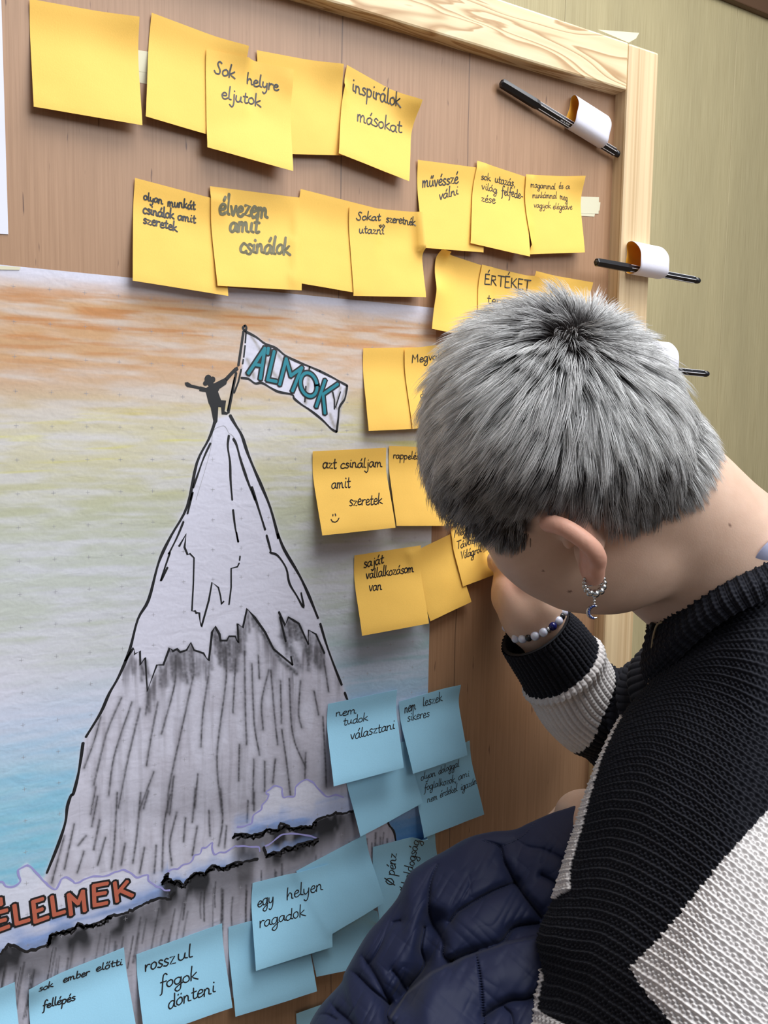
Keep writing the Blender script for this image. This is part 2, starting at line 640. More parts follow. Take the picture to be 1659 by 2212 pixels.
lay((.34, .62, .70), sky * smooth01(1540, 1760, hz) * (1 - smooth01(300, 700, qx)) * (.5 + .5 * st2))
lay((.12, .32, .62), smooth01(1700, 1800, qy) * smooth01(780, 850, qx) * (1 - mount) * .9)
# snowline and charcoal shading
snow_y = np.interp(qx, [p[0] for p in SNOW] + [640, 655, 690, 720, 800], [p[1] for p in SNOW] + [1436, 1390, 1380, 1420, 1500])
below = smooth01(0, 24, qy - snow_y) * mount
rock = fbm(X3 / 4.0, Z3m / 60, 2.0, 3)
rock2 = fbm(X3 / 14, Z3m / 26, 9.0, 3)
lay((.46, .43, .49), below * (.26 + .30 * smooth01(.4, .65, rock2)))
lay((.24, .22, .25), below * smooth01(.54, .78, rock) * .26)
lay((.16, .15, .17), below * (1 - smooth01(0, 95, qy - snow_y)) * smooth01(.40, .66, rock) * .80)
lay((.27, .26, .30), below * smooth01(1640, 1800, qy + .25 * (qx - 300)) * .45 * (1 - smooth01(1740, 1800, qy)))


def smear(pts, wpx, c, a):
    """a soft charcoal or pastel stroke"""
    pts = np.asarray(pts, float)
    x0, x1, y0, y1 = pts[:, 0].min() - 4 * wpx, pts[:, 0].max() + 4 * wpx, pts[:, 1].min() - 4 * wpx, pts[:, 1].max() + 4 * wpx
    m = (qx > x0) & (qx < x1) & (qy > y0) & (qy < y1)
    r, cc = np.where(m)
    if not len(r):
        return
    sl = (slice(r.min(), r.max() + 1), slice(cc.min(), cc.max() + 1))
    d = np.full(qx[sl].shape, 1e9)
    for p, q in zip(pts[:-1], pts[1:]):
        d = np.minimum(d, dist_seg(qx[sl], qy[sl], p, q)[0])
    al = np.clip(np.exp(-(d / wpx) ** 2) * a * (.7 + .6 * vnoise(X3[sl] / 1.6, Z3m[sl] / 1.6)), 0, 1)[..., None]
    col[sl] = col[sl] * (1 - al) + np.asarray(c) * al


CH = (.035, .033, .036)
STREAKS = [[(475, 870), (440, 990), (395, 1110)], [(570, 780), (500, 950), (440, 1190)], [(625, 800), (540, 1050), (510, 1240)],
           [(660, 830), (605, 1050), (560, 1300)], [(745, 800), (715, 960), (690, 1100)], [(725, 1130), (690, 1230), (660, 1310)], [(830, 580), (820, 720), (760, 950)],
           [(915, 670), (850, 950), (800, 1200), (790, 1320)], [(985, 680), (960, 850), (945, 1010)], [(935, 1140), (920, 1300)], [(1060, 540), (1065, 660), (1060, 760), (1020, 1060), (1045, 1320)],
           [(1110, 600), (1100, 850)], [(1150, 560), (1155, 800), (1160, 1000)], [(1185, 620), (1200, 900), (1225, 1050)], [(1220, 580), (1225, 690)],
           [(1270, 650), (1235, 800), (1240, 930)], [(1280, 650), (1295, 880), (1310, 1000)], [(1330, 930), (1350, 1090), (1370, 1240)],
           [(1365, 690), (1380, 950), (1440, 1110)], [(1420, 700), (1405, 850), (1425, 920)], [(1480, 750), (1500, 860)], [(1530, 600), (1548, 750)],
           [(1130, 1000), (1125, 1170)], [(1200, 1070), (1195, 1280)], [(1250, 1080), (1245, 1220)], [(1300, 1070), (1285, 1180)], [(1520, 870), (1530, 1050), (1540, 1200)],
           [(820, 1150), (800, 1330)], [(450, 1200), (430, 1330)], [(1440, 1040), (1435, 1170)], [(700, 740), (690, 860)], [(1320, 700), (1330, 900)]]
_r3 = random.Random(5)
for s in STREAKS:
    q = Z4(s)
    smear(q, 6.5, (.16, .15, .17), .38)
    q2 = catmull([(x + _r3.uniform(-1.5, 1.5), y) for x, y in q], 5)
    smear(q2, 1.9, CH, .82)
LOWST = [[(330, 250), (300, 360), (265, 490)], [(430, 330), (395, 440)], [(500, 50), (470, 200)], [(510, 170), (480, 320)], [(600, 30), (585, 300), (570, 420)], [(540, 260), (500, 400)],
         [(720, 30), (700, 250), (680, 390)], [(760, 20), (735, 110)], [(740, 310), (715, 440)], [(870, 40), (840, 200), (830, 430)], [(905, 130), (870, 280), (880, 400)],
         [(1000, 10), (985, 180)], [(950, 160), (940, 280)], [(1010, 200), (985, 350)], [(1070, 120), (1075, 250)], [(1130, 10), (1140, 170), (1120, 300)], [(1160, 200), (1150, 310)],
         [(1270, 70), (1265, 180)], [(1300, 30), (1300, 120)], [(640, 290), (620, 400)], [(800, 300), (790, 440)], [(380, 190), (330, 420)], [(440, 250), (400, 300)]]
for s in LOWST:
    q = Z3(s)
    smear(q, 5.5, (.14, .13, .15), .35)
    smear(catmull(q, 5), 2.0, CH, .8)
for s in (SNOW, SNOW_R):                            # charcoal hatched down from the snowline
    for k in range(0, len(s) - 1):
        for f in (0.1, .6):
            x = s[k][0] * (1 - f) + s[k + 1][0] * f
            y = s[k][1] * (1 - f) + s[k + 1][1] * f
            if (560 < x < 628 and s is SNOW) or (s is SNOW and x < 350 and _r3.random() < .4):
                continue
            smear([(x, y + 2), (x + _r3.uniform(-2, 8), y + _r3.uniform(25, 75))], _r3.uniform(3, 6), (.09, .085, .095), _r3.uniform(.35, .75))
smear([(548, 1335), (575, 1380), (606, 1425), (640, 1455)], 6, (.05, .05, .055), .75)
smear([(612, 1375), (628, 1405), (645, 1440)], 10, (.06, .06, .07), .7)
smear([(636, 1350), (660, 1400), (690, 1440)], 9, (.10, .1, .11), .6)
# clouds: pale band with blue pastel above each inked lower edge, black smudge below it
def band(edge, h, c, a, off=0.0, fade=True):
    e = np.asarray(sorted(edge), float)
    y = np.interp(qx, e[:, 0], e[:, 1])
    w = smooth01(e[0, 0] - 12, e[0, 0] + 12, qx) * (1 - smooth01(e[-1, 0] - 25, e[-1, 0] + 6, qx))
    d = (y - off - qy) / h                          # 0 at the edge, 1 at distance h above (h<0: below)
    lay_a = w * smooth01(-.02, .06, d) * ((1 - smooth01(.25, 1, d)) if fade else (1 - smooth01(.8, 1, d)))
    lay_to(c, lay_a * a)


def lay_to(c, a):
    global col
    a = np.clip(a, 0, 1)[..., None]
    col = col * (1 - a) + np.asarray(c) * a


WH = (.70, .70, .80)
CLOUDPOLY1 = Z3([(-80, 520), (0, 490), (60, 510), (100, 500), (95, 420), (140, 385), (170, 430), (210, 460), (240, 500), (270, 530), (330, 460), (400, 490), (440, 460), (530, 450),
                 (630, 430), (700, 460), (760, 450), (770, 500), (850, 530), (890, 540)])
CLOUDPOLY2 = Z3([(860, 440), (870, 430), (980, 390), (1000, 350), (1080, 290), (1100, 340), (1170, 330), (1210, 300), (1320, 300), (1330, 330)])
CLOUDPOLY3 = Z3([(1200, 255), (1220, 230), (1215, 210), (1290, 185), (1310, 130), (1360, 80), (1380, 30)]) + Z4([(1250, 1230), (1310, 1195), (1335, 1215), (1330, 1250), (1385, 1250), (1390, 1200), (1440, 1165), (1500, 1200), (1520, 1235), (1620, 1250)]) + [(790, 1735)]
CLOUDPOLY4 = Z3([(1350, 310), (1400, 280), (1430, 250), (1480, 240), (1540, 245), (1620, 262)])
for top, bot, a in ((CLOUDPOLY1, CLOUD1, .95), (CLOUDPOLY2, CLOUD2, .8), (CLOUDPOLY3, CLOUD3, .75), (CLOUDPOLY4, CLOUD3B, .7)):
    lay_to(WH, soft(inside(qx, qy, top + bot[::-1]).astype(float), 4) * a)
bl = fbm(X3 / 30, Z3m / 9, 3.3, 3)
for e, h in ((CLOUD1, 62), (CLOUD2, 30), (CLOUD3, 46), (CLOUD3B, 16)):
    band(e, h * 1.15, (.26, .37, .66), .45 + .6 * smooth01(.38, .62, bl))
    band(e, h * .4, (.20, .24, .36), .5 * smooth01(.4, .6, bl))
    band(e, -190, (.20, .19, .21), .60, fade=True)
    band(e, -85 if h > 20 else -45, (.030, .030, .034), .95 * (.55 + .6 * smooth01(.35, .62, rock2)))
for k in range(75):                                 # rock hatching below the clouds
    x = _r3.uniform(-30, 860)
    e = np.interp(x, [p[0] for p in CLOUD1], [p[1] for p in CLOUD1]) if x < 372 else np.interp(x, [360, 560, 770], [1915, 1860, 1775])
    y = e + _r3.uniform(18, 70)
    L = _r3.uniform(50, 130)
    sl = -.16 if x < 420 else -.02
    smear(catmull([(x, y), (x + sl * L * .5 + _r3.uniform(-2, 2), y + L * .5), (x + sl * L * 1.1, y + L)], 4), _r3.uniform(1.4, 2.6), CH, _r3.uniform(.45, .85))
# grey marker shading on the flag
for s, w in (([(680, 200), (715, 250), (750, 310)], 3.2), ([(640, 400), (670, 470), (700, 560)], 4.5), ([(620, 530), (650, 560)], 4), ([(800, 400), (850, 490), (905, 560)], 4.5),
             ([(900, 330), (960, 420)], 4.5), ([(1020, 450), (1050, 500)], 3), ([(1195, 480), (1185, 620), (1160, 790)], 4), ([(1400, 690), (1440, 840)], 3), ([(1475, 650), (1440, 790)], 3),
             ([(1380, 890), (1420, 1010)], 4), ([(1520, 660), (1480, 800), (1440, 1000)], 3)):
    smear(Z6(s), w, (.36, .335, .32), .85)
# traces of the pen's crayon under the flag
smear(Z6([(600, 620), (560, 700), (500, 800)]), 9, (.55, .40, .22), .30)

M_POSTER = mat('poster_paper', (1, 1, 1, 1), 0.75, spec=0.2)
_t = NT(M_POSTER)
_v = _t.coords((1, 1, 1))
_fine = _t.noise(_v, 420, 3, 0.6)
_cock = _t.noise(_t.coords((60, 1, 110)), 1.0, 2.0, 0.55, 0.4)
_t.color(_t.mix(1.0, _t.attr(), _t.ramp(_fine, [(0.3, (0.95, 0.95, 0.95, 1)), (0.7, (1.02, 1.02, 1.02, 1))]), 'MULTIPLY'))
_t.bump(_t.math('ADD', _cock, _t.math('MULTIPLY', _fine, 0.12)), 0.20, 0.0024)
poster = mesh_obj('poster', PG.reshape(-1, 3), grid_faces(NZP, NXP)[:, ::-1] if False else grid_faces(NZP, NXP), M_POSTER, None, True,
                  color=col.reshape(-1, 3), origin=PG[0, NXP // 2])
tag(poster, 'large hand-drawn poster of a snowy mountain with a flag and an orange to blue sky', 'poster')

PN = NB if 'NB' in globals() else np.array([0.0, -1.0, 0.0])


def on_poster(pts, lift):
    q = np.asarray(pts, float)
    return B(q[:, 0], q[:, 1], 0.0004 + lift)


def _ribbon(mb, pts, hw, lift=0.00012, taper=True):
    p = on_poster(pts, lift)
    if len(p) == 2:
        p = np.vstack([p[0], p.mean(0), p[1]])
    T = np.gradient(p, axis=0)
    T /= np.linalg.norm(T, axis=1)[:, None] + 1e-12
    Wd = np.cross(T, PN)
    h = np.full(len(p), hw)
    e0, e1 = p[0] - T[0] * hw * .6, p[-1] + T[-1] * hw * .6
    p = np.vstack([e0, p, e1])
    Wd = np.vstack([Wd[0], Wd, Wd[-1]])
    h = np.r_[hw * (.4 if taper else 1), h, hw * (.4 if taper else 1)]
    if taper and len(h) > 8:
        h = h * (1 + .18 * np.sin(np.arange(len(h)) * .7))
    G = np.stack([p + Wd * h[:, None], p - Wd * h[:, None]], 1)
    mb.add(G.reshape(-1, 3), grid_faces(len(p), 2)[:, ::-1])


def poly_fill(mb, pts, lift):
    """triangulated flat shape"""
    from mathutils.geometry import tessellate_polygon
    p = on_poster(pts, lift)
    tri = tessellate_polygon([[Vector((a[0], a[2], 0)) for a in p]])
    mb.add(p, None, np.array(tri))


M_DRAW = mat('drawing_ink', (0.010, 0.010, 0.012, 1), 0.5)
M_VIOLET = mat('violet_pencil', (0.33, 0.31, 0.62, 1), 0.7)
M_PENCIL = mat('pencil_grey', (0.36, 0.35, 0.38, 1), 0.7)
M_TEAL = mat('teal_marker', (0.012, 0.21, 0.27, 1), 0.5)
M_TERRA = mat('terracotta_marker', (0.52, 0.13, 0.075, 1), 0.5)
ink = MB()
for s, w in ((LEFT_EDGE, .0011), (LEFT_EDGE2, .0011), (RIGHT_EDGE, .0012), (RIGHT_EDGE2, .001), (RIGHT_EDGE3, .001), (RIGHT_LOW, .001),
             (Z6([(310, 1150), (250, 1280), (200, 1420), (155, 1550)]), .0008), (Z6([(145, 1600), (130, 1659)]), .0007), (Z5([(720, 870), (700, 950)]), .0008),
             (Z5([(685, 980), (660, 1040), (630, 1100)]) + Z4([(800, 100), (757, 230), (790, 165)]), .0008),
             (Z6([(475, 1080), (465, 1180), (485, 1320), (490, 1480), (505, 1659)]), .0009), (Z5([(870, 935), (878, 1000), (890, 1055)]), .0008), (Z4([(1115, 0), (1123, 45)]), .0008),
             (Z6([(515, 1110), (545, 1170), (580, 1300), (640, 1480), (710, 1659)]), .001), (Z5([(940, 850), (965, 930), (990, 1010)]), .001),
             (Z5([(995, 1030), (1010, 1085)]) + Z4([(1275, 95), (1310, 110), (1350, 170), (1365, 240), (1400, 300), (1432, 355), (1420, 285)]), .0009)):
    _ribbon(ink, catmull(s, 4), w)
for s, w in ((Z4([(845, 65), (878, 8), (870, 70), (885, 105), (895, 100), (915, 120), (912, 240), (905, 370), (920, 370), (925, 380), (940, 380), (950, 445), (985, 320), (1000, 235), (1030, 260), (1040, 300), (1045, 340), (1055, 325)]), .0008),
             (Z4([(1080, 340), (1090, 260), (1090, 170), (1120, 162), (1128, 145)]), .0007), (Z4([(1132, 112), (1130, 132)]), .0007),
             (SNOW, .0009), (SNOW_R, .0009), (Z4([(1320, 400), (1335, 460), (1348, 515)]), .0009), (Z4([(1380, 625), (1372, 585)]), .0008)):
    _ribbon(ink, s, w)
_rj = random.Random(3)


def jag(e, amp):
    out = []
    e = np.asarray(e, float)
    for p, q in zip(e[:-1], e[1:]):
        n = max(2, int(np.hypot(*(q - p)) / 5))
        for k in range(n):
            f = k / n
            out.append(tuple(p * (1 - f) + q * f + [_rj.uniform(-amp, amp), _rj.uniform(-amp, amp)]))
    out.append(tuple(e[-1]))
    return out


for e in (CLOUD1, CLOUD2, CLOUD3, CLOUD3B):
    _ribbon(ink, jag(e, 2.0), .0012)
for e, x0, x1 in ((CLOUD2, 350, 540), (CLOUD1, 105, 260), (CLOUD3, 505, 690), (CLOUD3B, 570, 690)):
    ee = [(x, y + 5) for x, y in e if x0 < x < x1]
    for k in range(2):
        _ribbon(ink, jag(ee, 5.0), .0009)
for s in (FLAG_TOP[:8], FLAG_RIGHT, FLAG_BOT):
    _ribbon(ink, catmull(s, 4), .00095)
_ribbon(ink, catmull(FLAG_TOP[7:], 4), .00095)
ink.build('mountain_ink', M_DRAW, poster, smooth=False)
flg = MB()
for s, w in ((Z6([(606, 148), (560, 455)]), .0011), (Z6([(540, 520), (470, 878)]), .0011), (Z6([(628, 160), (622, 250)]), .0007), (Z6([(620, 275), (608, 380)]), .0007), (Z6([(604, 400), (598, 440)]), .0007),
             (Z6([(585, 490), (560, 600), (522, 700)]), .0008), (Z6([(525, 560), (462, 860)]), .0006),
             (Z6([(1200, 465), (1192, 500)]), .0007), (Z6([(1165, 640), (1155, 780)]), .0007), (Z6([(1405, 690), (1420, 760), (1420, 845)]), .0007), (Z6([(1475, 690), (1430, 830)]), .0006)):
    _ribbon(flg, s, w)
_ribbon(flg, catmull(Z6([(617, 98), (633, 118), (617, 142), (602, 120)]), 6, True).tolist() + [Z6([(617, 98)])[0]], .0010)
flg.build('flag_pole_ink', M_DRAW, poster, smooth=False)['kind'] = 'stuff'
man = MB()
poly_fill(man, Z6([(215, 640), (270, 655), (340, 615), (440, 565), (460, 590), (452, 622), (390, 665), (378, 690), (405, 765), (450, 768), (437, 865), (472, 880), (460, 895), (410, 892), (405, 828),
                   (380, 825), (376, 900), (372, 955), (328, 1035), (318, 1030), (335, 950), (312, 830), (293, 790), (268, 692), (208, 684)]), .00016)
poly_fill(man, Z6([(80, 606), (108, 603), (140, 625), (215, 643), (212, 670), (150, 655), (102, 648), (84, 630)]), .00016)
poly_fill(man, Z6([(438, 566), (525, 475), (552, 462), (562, 492), (540, 512), (520, 525), (458, 596)]), .00016)
_h = lambda cx, cy, rx, ry: Z6([(cx + rx * math.cos(a), cy + ry * math.sin(a)) for a in np.linspace(0, 2 * np.pi, 18)[:-1]])
for k_, q in enumerate((_h(290, 580, 34, 44), _h(330, 580, 24, 28), _h(265, 614, 22, 22), _h(310, 615, 28, 30))):
    poly_fill(man, q, .00020 + k_ * 1e-5)
man.build('climber_silhouette', M_DRAW, poster, smooth=False)


def block_letters(strokes, w, o, name, matl, rounds=()):
    a, b = MB(), MB()
    k_ = 0
    for s in list(strokes) + [list(map(tuple, r)) for r in rounds]:
        k_ += 1                                      # every stroke a hair above the last, as ink over ink
        _ribbon(a, s, w + o, .00020 + k_ * 2e-6, False)
        _ribbon(b, s, w - o * .5, .00050 + k_ * 2e-6, False)
    for s in strokes:                                # square-ish corners filled with small discs
        for q in s:
            k_ += 1
            for mb, r, l in ((a, w + o, .00020), (b, w - o * .5, .00050)):
                c = on_poster([q], l + k_ * 2e-6)[0]
                k = 10
                ring = [c + np.array([math.cos(t), 0, math.sin(t)]) * r for t in np.linspace(0, 2 * np.pi, k, endpoint=False)]
                mb.add(np.array(ring + [c]), None, [[i, (i + 1) % k, k] for i in range(k)])
    a.build(name + '_outline', M_DRAW, poster, smooth=False)
    b.build(name, matl, poster, smooth=False)


def seg(*p):
    """split a polyline into straight strokes"""
    return [[p[i], p[i + 1]] for i in range(len(p) - 1)]


alm = seg(*Z6([(650, 522), (797, 300), (757, 570)])) + seg(*Z6([(722, 448), (775, 455)])) + seg(*Z6([(829, 300), (822, 345)])) \
    + seg(*Z6([(880, 330), (822, 582), (898, 598)])) + seg(*Z6([(930, 622), (988, 395), (1030, 545), (1128, 475), (1045, 680)])) \
    + seg(*Z6([(1335, 590), (1258, 820)])) + seg(*Z6([(1448, 622), (1318, 712), (1335, 880)]))
block_letters(alm, .0018, .0009, 'flag_lettering', M_TEAL,
              [Z6([(1190 + 74 * math.cos(a) + 10 * math.sin(a), 625 + 105 * math.sin(a) + 6 * math.cos(a)) for a in np.linspace(0, 2 * np.pi, 49)])])
fel = seg(*Z3([(-20, 640), (-12, 735)])) + seg(*Z3([(-18, 645), (32, 632)])) + seg(*Z3([(-15, 690), (25, 680)])) + seg(*Z3([(-12, 735), (42, 715)])) + seg(*Z3([(2, 575), (5, 600)])) \
    + seg(*Z3([(74, 608), (86, 700), (146, 682)])) + seg(*Z3([(216, 574), (170, 588), (182, 690), (243, 668)])) + seg(*Z3([(175, 640), (214, 626)])) \
    + seg(*Z3([(266, 565), (278, 655), (328, 640)])) + seg(*Z3([(364, 652), (352, 552), (400, 596), (424, 535), (434, 632)])) \
    + seg(*Z3([(548, 494), (480, 506), (484, 606), (545, 594)])) + seg(*Z3([(482, 552), (538, 542)])) \
    + seg(*Z3([(588, 492), (600, 584)])) + seg(*Z3([(650, 486), (600, 545)])) + seg(*Z3([(618, 530), (676, 556)]))
fel += seg(*Z3([(-120, 670), (-110, 770)])) + seg(*Z3([(-120, 672), (-60, 655)])) + seg(*Z3([(-116, 715), (-75, 705)]))
block_letters(fel, .0021, .0011, 'cloud_lettering', M_TERRA)
vio = MB()
for e in (CLOUDPOLY1, CLOUDPOLY2, CLOUDPOLY3[2:-1], CLOUDPOLY4):
    _ribbon(vio, catmull(jag(e, 3.5)[::2], 3), .00075, .0001)
vio.build('cloud_outline_pencil', M_VIOLET, poster, smooth=False)
pen = MB()
for gx_ in np.arange(PX0 + .012, PX1, .0247):       # the faint printed plus grid of the flip-chart sheet
    for gz_ in np.arange(PZ0, PZ1 - .01, .0247):
        q = project(np.array([[gx_, 0, gz_]]))[0]
        if -20 < q[0] < 940 and q[1] < 2230:
            for d in ((.0016, 0), (0, .0016)):
                a = np.array([[gx_ - d[0], -.00048, gz_ - d[1]], [gx_ + d[0], -.00048, gz_ + d[1]]])
                n = np.array([d[1], 0, d[0]]) * .00012 / .0016
                pen.add(np.array([a[0] - n, a[1] - n, a[1] + n, a[0] + n]), [[0, 1, 2, 3]])
for s in (Z6([(330, 1040), (370, 1010), (430, 995), (460, 1030), (475, 1060), (520, 1100), (570, 1250), (640, 1440)]), Z6([(330, 1050), (300, 1250), (180, 1659)])):
    _ribbon(pen, catmull(s, 4), .0002, .00008)
pen.build('pencil_marks', M_PENCIL, poster, smooth=False)['kind'] = 'stuff'

# the white sheet to the left and the masking tape
sheet = np.array([B(x, y, .0006) for x, y in ((-260, -60), (1, -60), (18, 506), (-250, 486))])
sh = MB().add(np.vstack([sheet, sheet + [0, .0003, 0]]), [[0, 3, 2, 1], [4, 5, 6, 7], [0, 1, 5, 4], [1, 2, 6, 5], [2, 3, 7, 6]])
o = sh.build('paper_sheet', mat('white_paper', (.74, .74, .82, 1), .7, spec=.2), smooth=False, origin=sheet[0])
tag(o, 'white paper sheet at the left edge beside the first yellow note', 'paper sheet')
M_TAPE = mat('masking_tape', lin(214, 208, 178), .6)


def tape(name, quads, label):
    mb = MB()
    for q, l in quads:
        v = np.array([B(x, y, l) for x, y in q])
        mb.add(np.vstack([v, v + [0, .00015, 0]]), [[0, 3, 2, 1], [4, 5, 6, 7], [0, 1, 5, 4], [1, 2, 6, 5], [2, 3, 7, 6], [3, 0, 4, 7]])
    o = mb.build(name, M_TAPE, smooth=False, origin=B(*quads[0][0][0]))
    return tag(o, label, 'tape', 'strips of masking tape')


tape('masking_tape', [([(290, 107), (324, 112), (322, 158), (290, 152)], .0003), ([(300, 150), (321, 158), (320, 182), (300, 178)], .0002)],
     'pale masking tape between the first two blank yellow notes of the top row')
tape('masking_tape', [([(1240, 424), (1294, 426), (1293, 462), (1240, 460)], .0004), ([(1250, 460), (1285, 462), (1284, 468), (1250, 466)], .00025), ([(1285, 436), (1297, 437), (1295, 455), (1284, 455)], .0003)],
     'pale masking tape sticking out right of the note reading magammal')
tape('masking_tape', [([(-30, 572), (45, 577), (42, 583), (-30, 582)], .0009)], 'white tape scrap on the upper left edge of the poster')
tape('paper_scrap', [([(1292, 64), (1381, 71), (1374, 83), (1358, 92)], .004)], 'pale paper scrap poking up over the top right corner of the pine frame')

# ------------------------------------------------------------------ single-stroke handwriting
_bowl = [(.78, .82), (.48, 1.0), (.12, .75), (.06, .3), (.28, .0), (.6, .2), (.78, .8)]
GLYPH = {
    'a': (1.0, [[(.75, .85), (.45, 1.0), (.1, .75), (.05, .3), (.3, .0), (.62, .28), (.78, .92), (.75, .25), (.98, .05)]]),
    'b': (.9, [[(.2, 1.9), (.1, .2), (.12, .1)], [(.1, .5), (.45, 1), (.8, .7), (.7, .12), (.3, 0), (.12, .2)]]),
    'c': (.85, [[(.78, .85), (.45, 1), (.1, .6), (.2, .1), (.55, 0), (.85, .2)]]),
    'd': (1.0, [_bowl, [(.82, 1.95), (.78, .9), (.76, .2), (.98, .05)]]),
    'e': (.85, [[(.1, .48), (.6, .58), (.68, .85), (.4, 1.0), (.1, .6), (.2, .08), (.55, 0), (.85, .25)]]),
    'f': (.75, [[(.85, 1.75), (.6, 2), (.38, 1.6), (.32, .3), (.25, -.7), (.02, -.9)], [(.05, .8), (.75, .92)]]),
    'g': (1.0, [_bowl, [(.8, .95), (.8, .1), (.72, -.75), (.4, -1.0), (.1, -.7), (.5, -.25), (.95, .1)]]),
    'h': (1.0, [[(.18, 1.95), (.1, .9), (.1, 0)], [(.1, .5), (.42, 1), (.7, .75), (.72, .15), (.95, .05)]]),
    'i': (.5, [[(.2, .95), (.16, .2), (.45, .04)], [(.27, 1.42), (.24, 1.5)]]),
    'I': (.5, [[(.2, .95), (.16, .2), (.45, .04)]]),
    'j': (.55, [[(.35, .95), (.35, -.5), (.12, -1.0), (-.2, -.7)], [(.4, 1.42), (.37, 1.5)]]),
    'k': (.9, [[(.15, 2.0), (.1, 1), (.1, 0)], [(.7, 1.0), (.18, .5), (.4, .3), (.88, .0)]]),
    'l': (.5, [[(.22, 2.0), (.16, .9), (.18, .18), (.45, .05)]]),
    'm': (1.4, [[(.08, 1.0), (.08, .0)], [(.08, .6), (.32, 1), (.5, .75), (.52, .0)], [(.52, .6), (.8, 1), (1.0, .75), (1.02, .15), (1.3, .04)]]),
    'n': (1.0, [[(.08, 1.0), (.08, .0)], [(.08, .6), (.38, 1), (.62, .75), (.66, .15), (.95, .05)]]),
    'o': (.88, [[(.5, 1.0), (.12, .75), (.08, .25), (.38, .0), (.72, .3), (.7, .8), (.45, 1.0)]]),
    'p': (.95, [[(.12, 1.0), (.1, .0), (.06, -1.0)], [(.1, .6), (.42, 1), (.8, .7), (.65, .1), (.3, .0), (.12, .2)]]),
    'r': (.72, [[(.1, 1.0), (.1, .0)], [(.1, .5), (.35, .95), (.68, .9)]]),
    's': (.75, [[(.65, .88), (.35, 1.0), (.15, .75), (.4, .5), (.62, .28), (.4, .0), (.05, .1)]]),
    't': (.7, [[(.3, 1.6), (.27, .3), (.42, .02), (.68, .15)], [(.02, 1.0), (.62, 1.04)]]),
    'u': (1.0, [[(.1, 1.0), (.1, .3), (.32, .0), (.62, .25), (.72, .95), (.72, .25), (.95, .05)]]),
    'v': (.85, [[(.05, 1.0), (.35, .02), (.5, .3), (.72, 1.0)]]),
    'y': (.95, [[(.1, 1.0), (.12, .35), (.38, .1), (.7, .5), (.75, .95), (.7, -.4), (.4, -1.0), (.1, -.75)]]),
    'z': (.85, [[(.1, .92), (.7, .95), (.1, .05), (.78, .03)]]),
    'q': (.85, [[(.1, .92), (.6, .95), (.3, .5), (.6, .3), (.4, .0), (.05, .05)]]),
    '7': (.85, [[(.1, 1.0), (.72, 1.0), (.3, -.1)], [(.15, .5), (.68, .5)]]),
    'S': (1.0, [[(.8, 1.8), (.5, 2), (.25, 1.6), (.7, .7), (.6, .1), (.2, .1), (-.1, .5)]]),
    'M': (1.5, [[(.05, .0), (.15, 1.8)], [(.15, 1.8), (.6, .7), (1.1, 1.8)], [(1.1, 1.8), (1.2, .0)]]),
    'V': (1.1, [[(.05, 1.8), (.45, .0), (.95, 1.85)]]),
    'T': (1.1, [[(.0, 1.8), (1.1, 1.8)], [(.55, 1.8), (.5, .0)]]),
    'E': (1.0, [[(.15, 1.8), (.1, .0)], [(.12, 1.8), (.8, 1.8)], [(.1, .95), (.7, .95)], [(.1, .0), (.85, .05)]]),
    'R': (1.1, [[(.15, 1.8), (.1, .0)], [(.1, 1.75), (.7, 1.7), (.75, 1.1), (.15, .9)], [(.3, .9), (.9, .0)]]),
    'K': (1.1, [[(.15, 1.8), (.1, .0)], [(.9, 1.8), (.2, .85)], [(.25, .9), (1.0, .0)]]),
    'D': (1.1, [[(.5, 1.6), (.08, 1.1), (.1, .3), (.5, .0), (.95, .5), (.85, 1.3), (.45, 1.6)], [(.95, 1.9), (.0, -.25)]]),
    '-': (.7, [[(.1, .5), (.6, .5)]]),
    ',': (.4, [[(.2, .1), (.1, -.35)]]),
    '~': (.45, []),
}
_ACC = {'á': ('a', 1), 'é': ('e', 1), 'í': ('I', 1), 'ó': ('o', 1), 'ú': ('u', 1), 'ö': ('o', 2), 'ü': ('u', 2),
        'ő': ('o', 3), 'ű': ('u', 3), 'É': ('E', 1)}


def glyph(ch):
    if ch in _ACC:
        b, k = _ACC[ch]
        adv, st = GLYPH[b]
        h = 2.15 if ch == 'É' else 1.38
        cx = adv * 0.5
        acc = {1: [[(cx + .02, h), (cx + .22, h + .42)]],
               2: [[(cx - .2, h), (cx - .18, h + .1)], [(cx + .16, h), (cx + .18, h + .1)]],
               3: [[(cx - .2, h), (cx - .05, h + .45)], [(cx + .12, h), (cx + .27, h + .45)]]}[k]
        return adv, st + acc
    return GLYPH.get(ch, GLYPH['~'])


def word(text, p0, p1, xh, slant=0.05, up=(0.0, -1.0), seed=0):
    """pixel polylines of a handwritten word whose baseline runs from p0 to p1"""
    rnd = random.Random(seed * 977 + len(text) * 31 + int(p0[0]))
    tot = sum(glyph(c)[0] for c in text)
    p0, p1, up = np.array(p0, float), np.array(p1, float), np.array(up, float)
    ax = (p1 - p0) / tot
    out, x = [], 0.0
    for c in text:
        adv, st = glyph(c)
        jy, js = rnd.uniform(-.08, .08), rnd.uniform(.92, 1.08)
        for s in st:
            q = np.array([(a + rnd.uniform(-.03, .03), b * js + jy + rnd.uniform(-.03, .03)) for a, b in s])
            pts = p0 + np.outer(x + q[:, 0] + slant * q[:, 1], ax) + np.outer(q[:, 1] * xh, up)
            sharp = c in 'MVTERKzk7' and len(s) < 5
            out.append((catmull(pts, 5) if not sharp else pts, xh))
        x += adv
    return out


